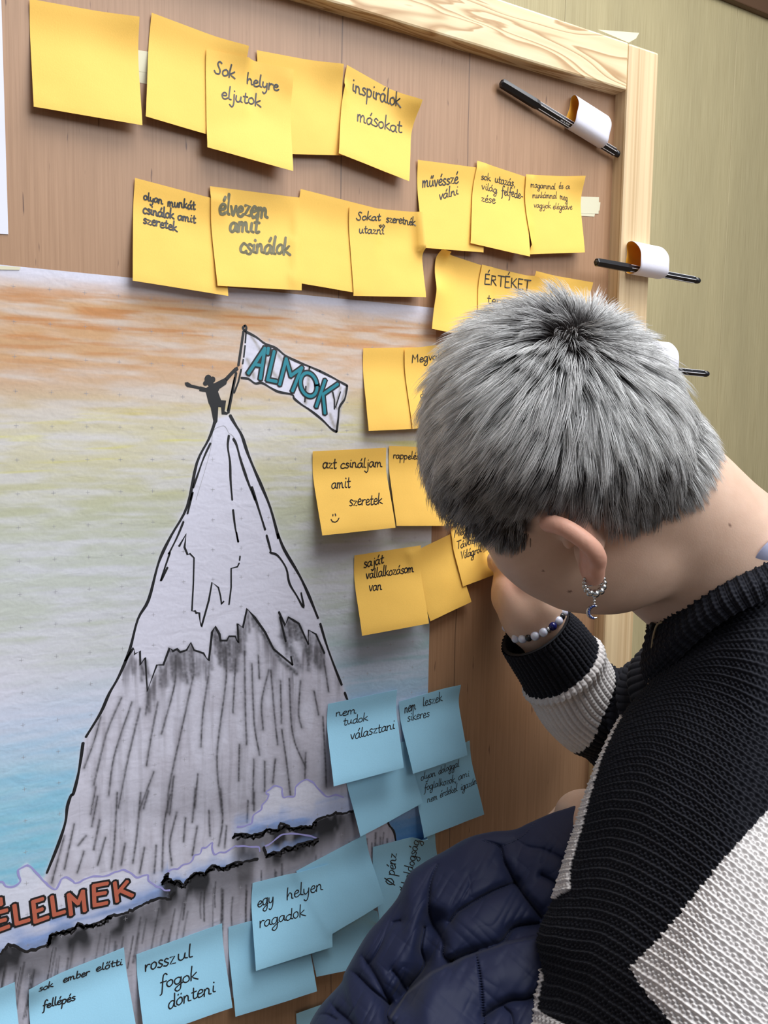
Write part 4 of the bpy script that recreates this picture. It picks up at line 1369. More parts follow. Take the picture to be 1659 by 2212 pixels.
def skin_surface(h):
    bs = 8
    lo = np.min([c - r for c, r in map(prim_bound, PRIM)], 0) - .01
    hi = np.max([c + r for c, r in map(prim_bound, PRIM)], 0) + .01
    nb = np.ceil((hi - lo) / (h * bs)).astype(int)
    n = nb * bs

    def field(q, gather_r):
        d = np.full(len(q), .5, np.float64)
        for pr in PRIM:
            c, r = prim_bound(pr)
            m = np.where(((q - c) ** 2).sum(1) < (r + gather_r) ** 2)[0]
            if not len(m):
                continue
            x = prim_d(pr, q[m])
            k = pr[2]
            y = d[m]
            t = np.clip(k - np.abs(x - y), 0, None) / k
            d[m] = np.minimum(x, y) - t * t * k * .25
        return d
    bi = np.stack(np.meshgrid(*[np.arange(v) for v in nb], indexing='ij'), -1).reshape(-1, 3)
    bc = lo + (bi * bs + (bs - 1) / 2) * h
    db = field(bc, .06)
    act = np.abs(db) < h * bs * .95
    D = np.repeat(np.repeat(np.repeat(np.sign(db).reshape(nb).astype(np.float32), bs, 0), bs, 1), bs, 2)
    off = np.stack(np.meshgrid(*[np.arange(bs)] * 3, indexing='ij'), -1).reshape(-1, 3)
    ab = bi[act]
    for s in range(0, len(ab), 1500):
        ii = (ab[s:s + 1500, None] * bs + off[None]).reshape(-1, 3)
        D[ii[:, 0], ii[:, 1], ii[:, 2]] = field(lo + ii * h, .02)
    # naive surface nets
    I = D < 0
    cnt = np.zeros(tuple(n - 1), np.uint8)
    for a in (0, 1):
        for b in (0, 1):
            for c in (0, 1):
                cnt += I[a:n[0] - 1 + a, b:n[1] - 1 + b, c:n[2] - 1 + c]
    cells = np.argwhere((cnt > 0) & (cnt < 8))
    idx = np.full(tuple(n - 1), -1, np.int32)
    idx[cells[:, 0], cells[:, 1], cells[:, 2]] = np.arange(len(cells))
    acc, num = np.zeros((len(cells), 3)), np.zeros(len(cells))
    corners = [(a, b, c) for a in (0, 1) for b in (0, 1) for c in (0, 1)]
    val = {o: D[cells[:, 0] + o[0], cells[:, 1] + o[1], cells[:, 2] + o[2]].astype(float) for o in corners}
    for o in corners:
        for ax in range(3):
            if o[ax] == 0:
                p = list(o)
                p[ax] = 1
                v0, v1 = val[o], val[tuple(p)]
                m = (v0 < 0) != (v1 < 0)
                t = np.where(m, v0 / np.where(m, v0 - v1, 1), 0)
                pt = np.array(o, float) + t[:, None] * np.eye(3)[ax]
                acc[m] += pt[m]
                num[m] += 1
    V = lo + (cells + acc / num[:, None]) * h
    quads = []
    for ax in range(3):
        u, w = (ax + 1) % 3, (ax + 2) % 3
        sl0, sl1 = [slice(None)] * 3, [slice(None)] * 3
        sl0[ax], sl1[ax] = slice(0, -1), slice(1, None)
        e = np.argwhere(I[tuple(sl0)] != I[tuple(sl1)])
        e = e[(e[:, u] > 0) & (e[:, w] > 0) & (e[:, u] < n[u] - 1) & (e[:, w] < n[w] - 1)]
        fl = I[e[:, 0], e[:, 1], e[:, 2]]
        du, dw = np.eye(3, dtype=int)[u], np.eye(3, dtype=int)[w]
        q = np.stack([idx[tuple((e - du - dw).T)], idx[tuple((e - dw).T)], idx[tuple(e.T)], idx[tuple((e - du).T)]], -1)
        q[~fl] = q[~fl][:, ::-1]
        quads.append(q)
    Q = np.vstack(quads)
    Q = Q[(Q >= 0).all(1)]
    # light smoothing
    E = np.vstack([Q[:, [0, 1]], Q[:, [1, 2]], Q[:, [2, 3]], Q[:, [3, 0]]])
    deg = np.bincount(E.ravel(), minlength=len(V))[:, None]
    for lam in (.5, -.52, .5, -.52, .5, .3):
        s = np.zeros_like(V)
        for k in range(3):
            s[:, k] = np.bincount(E[:, 0], V[E[:, 1], k], len(V)) + np.bincount(E[:, 1], V[E[:, 0], k], len(V))
        V = V + lam * (s / np.maximum(deg, 1) - V)
    return V, Q


SV, SQ = skin_surface(.0019)
M_SKIN = mat('skin', lin(218, 176, 146), 0.50, spec=0.35)
_b = M_SKIN.node_tree.nodes['Principled BSDF']
_b.inputs['Subsurface Weight'].default_value = 0.12
_b.inputs['Subsurface Radius'].default_value = (0.006, 0.0025, 0.0012)
_b.inputs['Subsurface Scale'].default_value = 0.6
_t = NT(M_SKIN)
_n1 = _t.noise(_t.coords((1, 1, 1)), 55, 3, .6)
_n2 = _t.noise(_t.coords((1, 1, 1)), 900, 2, .5)
_t.color(_t.mix(1.0, _t.attr(), _t.ramp(_n1, [(0.3, (.93, .90, .88, 1)), (0.7, (1.03, 1.03, 1.03, 1))]), 'MULTIPLY'))
_t.bump(_n2, .12, .0006)
lv = (SV - HC) @ HM / HS                             # skin in head coordinates


def soft_v(a):
    for _ in range(3):
        acc_ = np.zeros(len(a))
        for k in range(4):
            acc_ += np.bincount(SQ[:, k], a[SQ].mean(1), len(a))
        a = acc_ / np.maximum(np.bincount(SQ.ravel(), minlength=len(a)), 1)
    return a


SK = np.tile(np.array([0.62, 0.425, 0.315]), (len(SV), 1))


def tint(c, a):
    global SK
    a = np.clip(a, 0, 1)[:, None]
    SK = SK * (1 - a) + np.asarray(c) * a


_sc_y = [-.12, -.075, -.045, -.025, -.005, .012, .025, .045, .062, .085, .12]
_ear = smooth01(.0735, .083, np.abs(lv[:, 0])) * (np.linalg.norm(lv - [0, 0, -.03], axis=1) < .12)
tint((.68, .34, .245), _ear * .75)
tint((.62, .31, .23), .35 * np.exp(-(np.linalg.norm(lv - np.array([-.070, -.032, -.040]), axis=1) / .022) ** 2))
tint((.56, .23, .19), np.exp(-(np.linalg.norm((lv - np.array([0, .094, -.088])) / [1.6, 1, .6], axis=1) / .012) ** 2) * .8)
for c, r in ((P(1105, 1222, .82), .02), (P(1112, 1255, .80), .016)):
    tint((.66, .32, .24), .5 * np.exp(-(np.linalg.norm(SV - c, axis=1) / r) ** 2))
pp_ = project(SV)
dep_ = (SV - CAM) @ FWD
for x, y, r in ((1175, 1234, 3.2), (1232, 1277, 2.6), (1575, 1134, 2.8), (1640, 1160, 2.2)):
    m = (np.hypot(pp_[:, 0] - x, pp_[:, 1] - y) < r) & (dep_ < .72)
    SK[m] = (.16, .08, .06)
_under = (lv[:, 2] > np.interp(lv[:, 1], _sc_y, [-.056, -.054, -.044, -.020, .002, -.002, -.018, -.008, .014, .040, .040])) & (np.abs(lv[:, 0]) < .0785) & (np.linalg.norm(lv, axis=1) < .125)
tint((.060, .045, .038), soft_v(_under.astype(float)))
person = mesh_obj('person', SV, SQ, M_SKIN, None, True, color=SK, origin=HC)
tag(person, 'person with short silver hair and a black and cream sweater, writing on the board', 'person')

# ---- eyes and brows (turned away from the camera)
M_EYE = mat('eye_white', (.8, .78, .76, 1), .2)
M_BROW = mat('brow_hair', (.08, .055, .045, 1), .6)
for s in (-1, 1):
    MB().ball(HP(s * .032, .0835, -.031), .0105, 16, 10).build('eye', M_EYE, person)
    mb = MB()
    for k in range(60):
        f = k / 59
        a = HP(s * (.015 + .036 * f), .0965 - .020 * f ** 1.6, -.013 + .006 * math.sin(f * 3))
        b = a + HM @ np.array([s * .006, .001, .002 * math.sin(k * 2.3)])
        mb.tube([a, (a + b) / 2 + HY * .001, b], [.0003, .00025, .0001], 4, False)
    mb.build('eyebrow', M_BROW, person)
    mb = MB()
    for k in range(26):
        f = k / 25
        a = HP(s * (.021 + .022 * f), .0945 - .008 * f, -.034)
        mb.tube([a, a + HM @ np.array([s * .002 * (f - .3), .006, -.003]), a + HM @ np.array([s * .004 * (f - .3), .009, -.003])], [.00025, .0002, .0001], 4, False)
    mb.build('eyelashes', M_BROW, person)

# ---- hair: strands growing out of the scalp, radiating from the whorl
hr = np.random.default_rng(7)
WH_L = np.array([.006, -.052, .066])


def scalp_mask(l):
    """1 where hair grows; l in head coordinates"""
    x, y, z = np.abs(l[:, 0]), l[:, 1], l[:, 2]
    low = np.interp(y, [-.12, -.075, -.045, -.025, -.005, .012, .025, .045, .062, .085, .12],
                    [-.058, -.056, -.046, -.026, -.004, -.008, -.024, -.013, .008, .034, .034])
    ear = ((y - .004) / .026) ** 2 + ((z + .030) / .034) ** 2 < 1
    return (z > low) & ~(ear & (x > .05))


NROOT = 52000
rad3 = np.array([.0765, .079, .083])
SC = np.array([0, .002, 0])
_fn = np.cross(lv[SQ[:, 2]] - lv[SQ[:, 0]], lv[SQ[:, 3]] - lv[SQ[:, 1]])
vn_ = np.zeros_like(lv)
for _k in range(4):
    np.add.at(vn_, SQ[:, _k], _fn)
vn_ /= np.linalg.norm(vn_, axis=1)[:, None] + 1e-12
if (vn_ * (lv - SC))[np.abs(lv[:, 2] - .07) < .012].sum() < 0:
    vn_ = -vn_
on_head = (np.linalg.norm((lv - [0, -.01, -.01]) / [1, 1, 1.05], axis=1) < .118) & (np.abs(lv[:, 0]) < .0795)
ok = np.where(scalp_mask(lv) & on_head)[0]
pick = hr.choice(ok, NROOT)
nr = vn_[pick]
jit = hr.normal(0, .0011, (NROOT, 3))
Rt = lv[pick] + jit - nr * (jit * nr).sum(1)[:, None]
# clumps
NC = 2600
ci = hr.choice(len(Rt), NC, replace=False)
CC = Rt[ci]
near = np.empty(len(Rt), int)
for s in range(0, len(Rt), 4000):
    near[s:s + 4000] = ((Rt[s:s + 4000, None] - CC[None]) ** 2).sum(2).argmin(1)


def flow(l, n):
    d = l - WH_L
    d = d - n * (d * n).sum(1)[:, None]
    r = np.linalg.norm(d, axis=1)[:, None] + 1e-6
    d = d / r
    sw = np.cross(n, d)
    tw = .55 * np.exp(-r / .035) + .06
    dirv = d + sw * tw
    fwd_ = (smooth01(-.055, .02, l[:, 1]) * smooth01(-.02, .03, l[:, 2]))[:, None]
    dirv = dirv + fwd_ * np.array([0, 1.5, .10])
    # side hair falls forward over the temple, nape hair falls down
    side = (smooth01(.03, .065, np.abs(l[:, 0])) * smooth01(-.03, .03, l[:, 1]))[:, None]
    dirv = dirv + side * np.array([0, .35, -.45])
    back = smooth01(-.03, -.07, l[:, 1])[:, None] * smooth01(.03, -.04, l[:, 2])[:, None]
    dirv = dirv + back * np.array([0, .0, -.7])
    dirv = dirv - n * (dirv * n).sum(1)[:, None]
    return dirv / np.linalg.norm(dirv, axis=1)[:, None], r[:, 0]


crand = hr.normal(size=(NC, 3))
clen = hr.uniform(.82, 1.18, NC)
clift = hr.normal(0, 1, NC)
dv, rw = flow(Rt, nr)
length = np.interp(rw, [0, .02, .05, .12, .16, .22], [.026, .031, .036, .034, .030, .024])
low_nape = smooth01(-.02, -.06, Rt[:, 2]) * smooth01(-.02, -.06, Rt[:, 1])
length *= (1 - .45 * low_nape)
front = smooth01(.03, .085, Rt[:, 1]) * smooth01(-.01, .04, Rt[:, 2])
length *= 1 + .05 * front
above_ear = smooth01(.05, .066, np.abs(Rt[:, 0])) * smooth01(-.035, -.012, Rt[:, 1]) * (1 - smooth01(.022, .034, Rt[:, 1])) * (1 - smooth01(.0, .04, Rt[:, 2]))
length *= 1 - .55 * above_ear
sidez = smooth01(.045, .07, np.abs(Rt[:, 0]))
length *= 1 - .18 * sidez * smooth01(.03, -.02, Rt[:, 2])
length *= clen[near] * hr.uniform(.8, 1.15, len(Rt))
lift = np.interp(rw, [0, .015, .04, .09, .15, .2], [1.15, .8, .50, .36, .30, .22]) + .06 * clift[near] + hr.normal(0, .05, len(Rt)) + .10 * front - .13 * smooth01(-.03, -.06, Rt[:, 1])
far_top = smooth01(.0, .04, Rt[:, 0]) * smooth01(.02, .05, Rt[:, 2])
lift = lift + .30 * far_top
length *= 1 + .12 * far_top
lift = np.clip(lift * (1 - .35 * low_nape), .1, 1.3)
drx = dv + crand[near] * .13 + hr.normal(size=Rt.shape) * .07
drx -= nr * (drx * nr).sum(1)[:, None]
drx /= np.linalg.norm(drx, axis=1)[:, None]
NSEG = 5
tt = np.linspace(0, 1, NSEG + 1)
pts = np.empty((len(Rt), NSEG + 1, 3))
nk, dk = nr.copy(), drx.copy()
neckish = (np.sqrt((((Rt - SC) / rad3) ** 2).sum(1)) > 1.12) | (Rt[:, 2] < -.055)
for k, t in enumerate(tt):
    ang = lift * (1.2 - .6 * t)
    if k == 0:
        pts[:, 0] = Rt - nr * .001
    else:
        step = (length / NSEG)[:, None]
        pts[:, k] = pts[:, k - 1] + step * (dk * np.cos(ang)[:, None] + nk * np.sin(ang)[:, None])
        q = (pts[:, k] - SC) / rad3 ** 2             # follow the curve of the skull
        ne = q / np.linalg.norm(q, axis=1)[:, None]
        nk = np.where(neckish[:, None], nk, ne)
        dk = dk - nk * (dk * nk).sum(1)[:, None]
        dk /= np.linalg.norm(dk, axis=1)[:, None]
# draw each strand towards its clump's centre line, more at the tip
cs = np.zeros((NC, NSEG + 1, 3))
cn = np.bincount(near, minlength=NC)[:, None, None]
np.add.at(cs, near, pts)
cs = cs / np.maximum(cn, 1)
w = (.56 * tt ** 1.1)[None, :, None] * hr.uniform(.5, 1.2, len(Rt))[:, None, None]
pts = pts * (1 - w) + cs[near] * w
pw = HC + (pts * HS) @ HM.T
T_ = np.gradient(pw, axis=1)
T_ /= np.linalg.norm(T_, axis=2)[..., None] + 1e-12
rnd = hr.normal(size=(len(Rt), 1, 3))
U_ = np.cross(T_, rnd)
U_ /= np.linalg.norm(U_, axis=2)[..., None] + 1e-12
V_ = np.cross(T_, U_)
wd = (.00019 * hr.uniform(.7, 1.25, len(Rt)))[:, None] * np.array([.9, 1, 1, .85, .55, .15])[None]
ring = [pw + (U_ * math.cos(a) + V_ * math.sin(a)) * wd[..., None] for a in (0, 2.094, 4.189)]
HV = np.stack(ring, 2)                               # strand, seg, side
nS = len(Rt)
base = (np.arange(nS) * (NSEG + 1) * 3)[:, None, None]
kk = np.arange(NSEG)[None, :, None] * 3
jj = np.arange(3)[None, None, :]
f = np.stack([base + kk + jj, base + kk + (jj + 1) % 3, base + kk + 3 + (jj + 1) % 3, base + kk + 3 + jj], -1).reshape(-1, 4)
silver = np.array([.96, .95, .93])
root = np.array([.030, .022, .020])
sv = hr.uniform(.60, 1.15, nS) * (.88 + .24 * hr.random(NC)[near])
_zb = np.interp(Rt[:, 1], [-.09, -.066, -.034, 0, .04, .08], [-.02, .0, .032, .045, .045, .04])  # lower hair darkened: undyed undercut plus painted-in shade below the top light
undyed_shaded = np.clip(.04 + .80 * smooth01(_zb + .010, _zb - .012, Rt[:, 2]) * smooth01(.025, .05, np.abs(Rt[:, 0])) + .35 * smooth01(.05, .08, Rt[:, 1])
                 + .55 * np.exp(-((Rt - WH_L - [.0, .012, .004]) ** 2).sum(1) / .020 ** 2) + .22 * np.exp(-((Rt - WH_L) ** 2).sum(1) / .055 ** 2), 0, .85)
start = .17 + .33 * undyed_shaded + hr.normal(0, .05, nS)
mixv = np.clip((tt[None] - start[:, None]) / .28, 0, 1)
mixv = mixv * (1 - .80 * undyed_shaded)[:, None]
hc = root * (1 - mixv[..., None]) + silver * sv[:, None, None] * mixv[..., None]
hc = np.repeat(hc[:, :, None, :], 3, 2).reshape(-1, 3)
M_HAIR = mat('silver_hair', (.6, .6, .6, 1), .36, spec=.65)
_t = NT(M_HAIR)
_t.color(_t.attr())
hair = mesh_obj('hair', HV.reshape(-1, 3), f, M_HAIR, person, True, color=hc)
# scalp stubble surface: short dark roots
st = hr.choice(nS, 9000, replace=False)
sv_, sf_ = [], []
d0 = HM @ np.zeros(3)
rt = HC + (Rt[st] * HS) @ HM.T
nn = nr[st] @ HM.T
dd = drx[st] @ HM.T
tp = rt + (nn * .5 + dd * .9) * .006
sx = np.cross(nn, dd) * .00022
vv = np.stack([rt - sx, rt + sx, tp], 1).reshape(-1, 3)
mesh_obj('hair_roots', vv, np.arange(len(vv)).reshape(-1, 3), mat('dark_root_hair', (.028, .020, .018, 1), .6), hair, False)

# ------------------------------------------------------------------ the knit sweater
def make_knit(name):
    m = mat(name, (.8, .8, .8, 1), .85, spec=.2)
    _b = m.node_tree.nodes['Principled BSDF']
    _b.inputs['Sheen Weight'].default_value = .04
    _b.inputs['Sheen Roughness'].default_value = .5
    t = NT(m)
    n = t.noise(t.coords((1, 1, 1)), 1500, 3, .7)
    n2 = t.noise(t.coords((1, 1, 1)), 60, 2, .5)
    c = t.mix(1.0, t.attr(), t.ramp(n, [(0.25, (.78, .78, .78, 1)), (0.75, (1.12, 1.12, 1.12, 1))]), 'MULTIPLY')
    t.color(t.mix(1.0, c, t.ramp(n2, [(0.3, (.93, .93, .93, 1)), (0.7, (1.05, 1.05, 1.05, 1))]), 'MULTIPLY'))
    t.bump(n, .5, .0006)
    return m


M_KNIT = make_knit('knit_yarn')
BLACK = np.array([.0072, .0078, .0125])
CREAM = np.array([.70, .665, .645])


def normals(G, cu=False, cv=False):
    def d(A, ax, c):
        if c:
            return np.roll(A, -1, ax) - np.roll(A, 1, ax)
        return np.gradient(A, axis=ax)
    n = np.cross(d(G, 0, cu), d(G, 1, cv))
    return n / (np.linalg.norm(n, axis=2)[..., None] + 1e-12)


# control net of the left shoulder, upper arm and back: rows run down the silhouette, columns follow the ribs
ROWS = [[(1424, 1442), (1484, 1366), (1560, 1290), (1650, 1238), (1765, 1188)],
        [(1412, 1478), (1475, 1400), (1562, 1318), (1655, 1268), (1770, 1215)],
        [(1382, 1510), (1462, 1440), (1556, 1396), (1655, 1396), (1775, 1440)],
        [(1352, 1540), (1445, 1496), (1548, 1508), (1660, 1576), (1780, 1660)],
        [(1306, 1625), (1404, 1596), (1508, 1636), (1628, 1720), (1780, 1836)],
        [(1270, 1722), (1372, 1702), (1482, 1752), (1602, 1844), (1780, 1986)],
        [(1240, 1830), (1342, 1820), (1452, 1874), (1572, 1966), (1770, 2116)],
        [(1204, 1936), (1312, 1936), (1422, 1996), (1542, 2086), (1745, 2240)],
        [(1166, 2025), (1282, 2044), (1392, 2110), (1512, 2198), (1710, 2350)],
        [(1172, 2106), (1272, 2142), (1372, 2216), (1492, 2302), (1690, 2445)],
        [(1136, 2240), (1250, 2264), (1350, 2334), (1460, 2418), (1665, 2565)],
        [(1120, 2360), (1235, 2382), (1335, 2454), (1445, 2538), (1650, 2685)]]
D0 = np.array([[.695, .672, .655, .640, .665], [.700, .655, .632, .612, .640], [.684, .638, .606, .584, .605], [.668, .620, .584, .556, .570], [.650, .598, .558, .526, .526], [.640, .580, .536, .502, .496], [.632, .568, .520, .484, .474],
               [.622, .555, .506, .470, .460], [.612, .545, .496, .461, .449], [.605, .537, .490, .455, .443], [.600, .530, .485, .450, .438], [.596, .526, .482, .447, .435]])
KR = len(ROWS) - 1
net = []
for r, d in zip(ROWS, D0):
    row = [P(x, y, z) for (x, y), z in zip(r, d)]
    x0, y0, z0 = r[0][0], r[0][1], d[0]
    x4, y4, z4 = r[4][0], r[4][1], d[4]
    back = [P(x4 + 90, y4 + 20, z4 + .10), P(x4 - 10, y4 - 20, z4 + .20), P((x0 + x4) / 2, (y0 + y4) / 2 - 20, (z0 + z4) / 2 + .185), P(x0 + 60, y0 + 8, z0 + .075)]
    net.append(row + back)
net = np.array(net)
NV, NUc = 720, 1000
G = spline_axis(spline_axis(net, NV, 0), NUc, 1, closed=True)       # (v, u)
# even out the spacing of ribs down the cloth
seg_ = np.linalg.norm(np.diff(G[:, int(NUc * 2 / 9)], axis=0), axis=1)
arc = np.r_[0, np.cumsum(seg_)]
ti = np.interp(np.linspace(0, arc[-1], NV), arc, np.arange(NV))
i0 = np.minimum(ti.astype(int), NV - 2)
fr = (ti - i0)[:, None, None]
G = G[i0] * (1 - fr) + G[i0 + 1] * fr
Ng = normals(G, False, True)
if (Ng[NV // 2, NUc // 4] @ FWD) > 0:
    Ng = -Ng
RIB, STI = .0062, .0046
vv_ = (np.linspace(0, arc[-1], NV) / RIB)[:, None]
uarc = np.cumsum(np.linalg.norm(np.diff(np.concatenate([G, G[:, :1]], 1), axis=1), axis=2), axis=1).mean(0)
uu_ = (uarc / STI)[None, :]
wob = .45 * (fbm(G[..., 0] * 45, G[..., 2] * 45, G[..., 1] * 45, 2) - .5)
a = vv_ + wob
s_ = uu_ + .4 * (fbm(G[..., 0] * 60, G[..., 2] * 60, G[..., 1] * 60 + 9, 2) - .5)
ph = a - np.floor(a)
rib_id = np.floor(a)
dr = np.abs(ph - .5)                                 # distance to the raised chain
d0_ = np.minimum(ph, 1 - ph)                         # distance to the sunken column between chains
ridge = np.exp(-(dr / .17) ** 2)
sg_ = np.where(ph < .5, -1.0, 1.0)
st_ = .5 + .5 * np.cos(2 * np.pi * (s_ + .9 * (ph - .5)))
loop_ = np.exp(-((d0_ - .10) / .16) ** 2) * (.5 + .5 * np.cos(2 * np.pi * (s_ + .45 + .5 * sg_ * .5 - .6 * sg_ * d0_))) ** .8
hgt = .0025 * ridge * (.72 + .38 * st_) + .0021 * loop_ * (1 - .6 * ridge) + .0007 * (vnoise(a * 1.3, s_ * 1.3) - .5)
big = .004 * (fbm(G[..., 0] * 14, G[..., 2] * 14, G[..., 1] * 14, 2) - .5)
Gd = G + Ng * (hgt + big)[..., None]
qq = project(G)
dd_ = (G - CAM) @ FWD
u01 = np.broadcast_to(np.arange(NUc)[None] / NUc * 9, qq.shape[:2])      # 0 silhouette .. 4 far right, then the hidden front
front_side = (u01 < 4.2)
BLOCK = [(1362, 2092), (1440, 2012), (1548, 1872), (1668, 1738), (1800, 1600), (2200, 1800), (2000, 2500), (1540, 2330), (1455, 2212), (1400, 2150)]
jx = 4.0 * np.sign(np.sin(2 * np.pi * s_)) * 0
cream = inside(qq[..., 0] + 3 * (st_ - .5), qq[..., 1] + 3 * (ridge - .5), BLOCK) & front_side
yv = qq[..., 1]
edge_u = np.interp(yv, [1540, 1600, 1700, 1800, 1880, 1925, 1950], [.04, .12, .20, .27, .30, .42, .0])
edge_lo = np.interp(yv, [2085, 2110, 2150, 2180, 2215, 2300], [.0, .12, .16, .22, .75, 1.2])
strip = ((u01 < edge_u) | (u01 > 8.15)) & (yv > 1548) & (yv < 1945)
strip |= ((u01 < edge_lo) | (u01 > 8.15)) & (yv > 2092)
cream |= strip
Cs = np.where(cream[..., None], CREAM, BLACK)
Gd = Gd + Ng * (.0016 * strip)[..., None]
sweater = mesh_obj('sweater', Gd.reshape(-1, 3), grid_faces(NV, NUc, False, True), M_KNIT, person, True, color=Cs.reshape(-1, 3))
sweater['label'] = 'black knit sweater with cream colour blocks'


def ribbed_tube(name, path, rads, nribs, stitch, color_fn, parent, nl=260, nth=420, amp=.0016, squash=None, thick=True):
    """a knitted tube along path; ribs run along it"""
    p = spline_axis(np.array(path, float), nl, 0)
    r = spline_axis(np.array(rads, float)[:, None], nl, 0)[:, 0]
    T = np.gradient(p, axis=0)
    Ls = np.r_[0, np.cumsum(np.linalg.norm(np.diff(p, axis=0), axis=1))]
    T /= np.linalg.norm(T, axis=1)[:, None]
    U = np.cross(T, FWD)
    U /= np.linalg.norm(U, axis=1)[:, None]
    V = np.cross(T, U)
    th = np.linspace(0, 2 * np.pi, nth, endpoint=False)
    dirs = np.cos(th)[None, :, None] * U[:, None] + np.sin(th)[None, :, None] * V[:, None]
    a = nribs * th[None] / (2 * np.pi) + 0 * Ls[:, None]
    s = Ls[:, None] / stitch + 0 * a
    ph = a - np.floor(a)
    ridge = np.abs(np.sin(np.pi * ph)) ** .7
    st = .5 + .5 * np.cos(2 * np.pi * (s + .5 * np.abs(ph - .5)))
    h = amp * ridge + amp * .35 * ridge * st
    sidev = (dirs @ (DOWN - RIGHT)) / math.sqrt(2)
    extra, colr = color_fn(Ls[:, None] + 0 * a, th[None] + 0 * Ls[:, None], s, st, sidev)
    G = p[:, None] + dirs * (r[:, None] + h + extra)[..., None]
    return mesh_obj(name, G.reshape(-1, 3), grid_faces(nl, nth, False, True), M_KNIT, parent, True, color=colr.reshape(-1, 3)), p, dirs


# far (right) sleeve: cuff by the wrist, cream band with its rolled welt, black above
PATH = [P(1156, 1361, .822), P(1168, 1379, .825), P(1186, 1403, .829), P(1216, 1447, .837), P(1258, 1514, .849), P(1318, 1552, .858), P(1384, 1562, .848), P(1450, 1545, .812), P(1512, 1490, .770)]
RADS = [.0350, .0360, .0378,   .0395, .0425, .0455, .0520, .0545, .0540]


def sleeve_color(l, th, s, st, sd):
    b = l + .0005 * np.sign(np.sin(30 * th))
    l0, l1 = SL0 + .003 * sd, SL1 - .003 + .019 * sd
    cr = (b > l0) & (b < l1)
    welt = np.exp(-((b - l0 - .006) / .0055) ** 2)
    c = np.where(cr[..., None], CREAM, BLACK)
    fold = .004 * np.sin(l * 210 + 1.2 * np.cos(th)) * smooth01(l1 - .005, l1 + .03, l)
    return .0035 * welt + fold + .0025 * (fbm(l * 30, np.cos(th) * 2, np.sin(th) * 2, 2) - .5), c


_pl = spline_axis(np.array(PATH), 200, 0)
_ll = np.r_[0, np.cumsum(np.linalg.norm(np.diff(_pl, axis=0), axis=1))]
_pq = project(_pl)
SL0 = float(np.interp(0, [0], [_ll[np.hypot(_pq[:, 0] - 1218, _pq[:, 1] - 1432).argmin()]]))
SL1 = float(_ll[np.hypot(_pq[:, 0] - 1262, _pq[:, 1] - 1516).argmin()])
sleeve, sp_, sd_ = ribbed_tube('sleeve', PATH, RADS, 46, .0036, sleeve_color, sweater, 420, 460, .0015)
sleeve['label'] = 'black knit sleeve with one cream band'
# the cuff's inner lining, so its opening is not paper thin
lin_p = sp_[:60]
_lr = spline_axis(np.array(RADS)[:, None], 420, 0)[:60, 0] - .003
Gl = lin_p[:, None] + sd_[:60] * _lr[:, None, None]
rim = np.concatenate([sp_[:1, None] + sd_[:1] * (RADS[0] + .0005), Gl], 0)
mesh_obj('cuff_lining', rim.reshape(-1, 3), grid_faces(61, 460, False, True)[:, ::-1], M_KNIT, sleeve, True, color=np.tile(BLACK, (61 * 460, 1)))

# near (left) sleeve end: forearm hidden under the jacket up to the wrist
PATH2 = [P(1310, 1810, .688), P(1330, 1890, .664), P(1350, 1990, .638), P(1370, 2090, .612)]


def plain(l, th, s, st, ridge):
    return 0 * l, np.where((l < .05)[..., None], BLACK, CREAM)


ribbed_tube('sleeve', PATH2, [.026, .029, .034, .038], 34, .0038, plain, sweater, 160, 240, .0014)

# the back of the sweater below the collar, beyond the frame
PATH3 = [P(1742, 1190, .694), P(1762, 1240, .699), P(1805, 1350, .702), P(1805, 1600, .660), P(1770, 2000, .605)]
ribbed_tube('back_yoke', PATH3, [.034, .070, .090, .096, .100], 90, .0040, lambda l, th, s, st, sd: (0 * l, BLACK + 0 * l[..., None]), sweater, 200, 500, .0018)

# collar: a ribbed band round the neck
TOPL = [(1404, 1349, .690), (1438, 1340, .655), (1478, 1306, .634), (1535, 1264, .618), (1590, 1228, .612), (1656, 1200, .611), (1748, 1138, .616), (1806, 1088, .660), (1815, 1062, .720), (1722, 1084, .775), (1595, 1186, .784), (1500, 1270, .764), (1428, 1330, .732)]
BOTL = [(1411, 1486, .700), (1446, 1436, .655), (1502, 1376, .628), (1570, 1324, .608), (1628, 1294, .600), (1690, 1262, .603), (1785, 1214, .612), (1842, 1170, .660), (1852, 1150, .730), (1745, 1164, .790), (1612, 1258, .800), (1508, 1350, .784), (1432, 1440, .745)]
tl = np.array([P(*t) for t in TOPL])
bl_ = np.array([P(x, y + 14, z - .007) for x, y, z in BOTL])
cen = tl.mean(0)
midl = (tl + bl_) / 2 + (((tl + bl_) / 2 - cen) * .10)
tin = tl + (cen - tl) * .06 - (bl_ - tl) * -.02
inn = bl_ + (cen - bl_) * .14
rowsC = np.array([bl_ + (cen - bl_) * .02, midl, tl * .9 + bl_ * .1 + (tl - cen) * .02, tl, tin, inn])
NA, NBc = 150, 900
Gc = spline_axis(spline_axis(rowsC, NA, 0), NBc, 1, closed=True)
Nc = normals(Gc, False, True)
oc = Gc - Gc.mean(1, keepdims=True)
if (Nc[NA // 4] * oc[NA // 4]).sum() < 0:
    Nc = -Nc
per = np.linalg.norm(np.diff(Gc[NA // 3], axis=0), axis=1).sum()
nrb = int(per / .0068)
ua = np.r_[0, np.cumsum(np.linalg.norm(np.diff(Gc[NA // 3], axis=0), axis=1))] / per * nrb
phc = ua - np.floor(ua)
rg = np.abs(np.sin(np.pi * phc)) ** .6
dbl = .75 + .25 * np.cos(4 * np.pi * phc)
sc = np.linspace(0, 22, NA)[:, None]
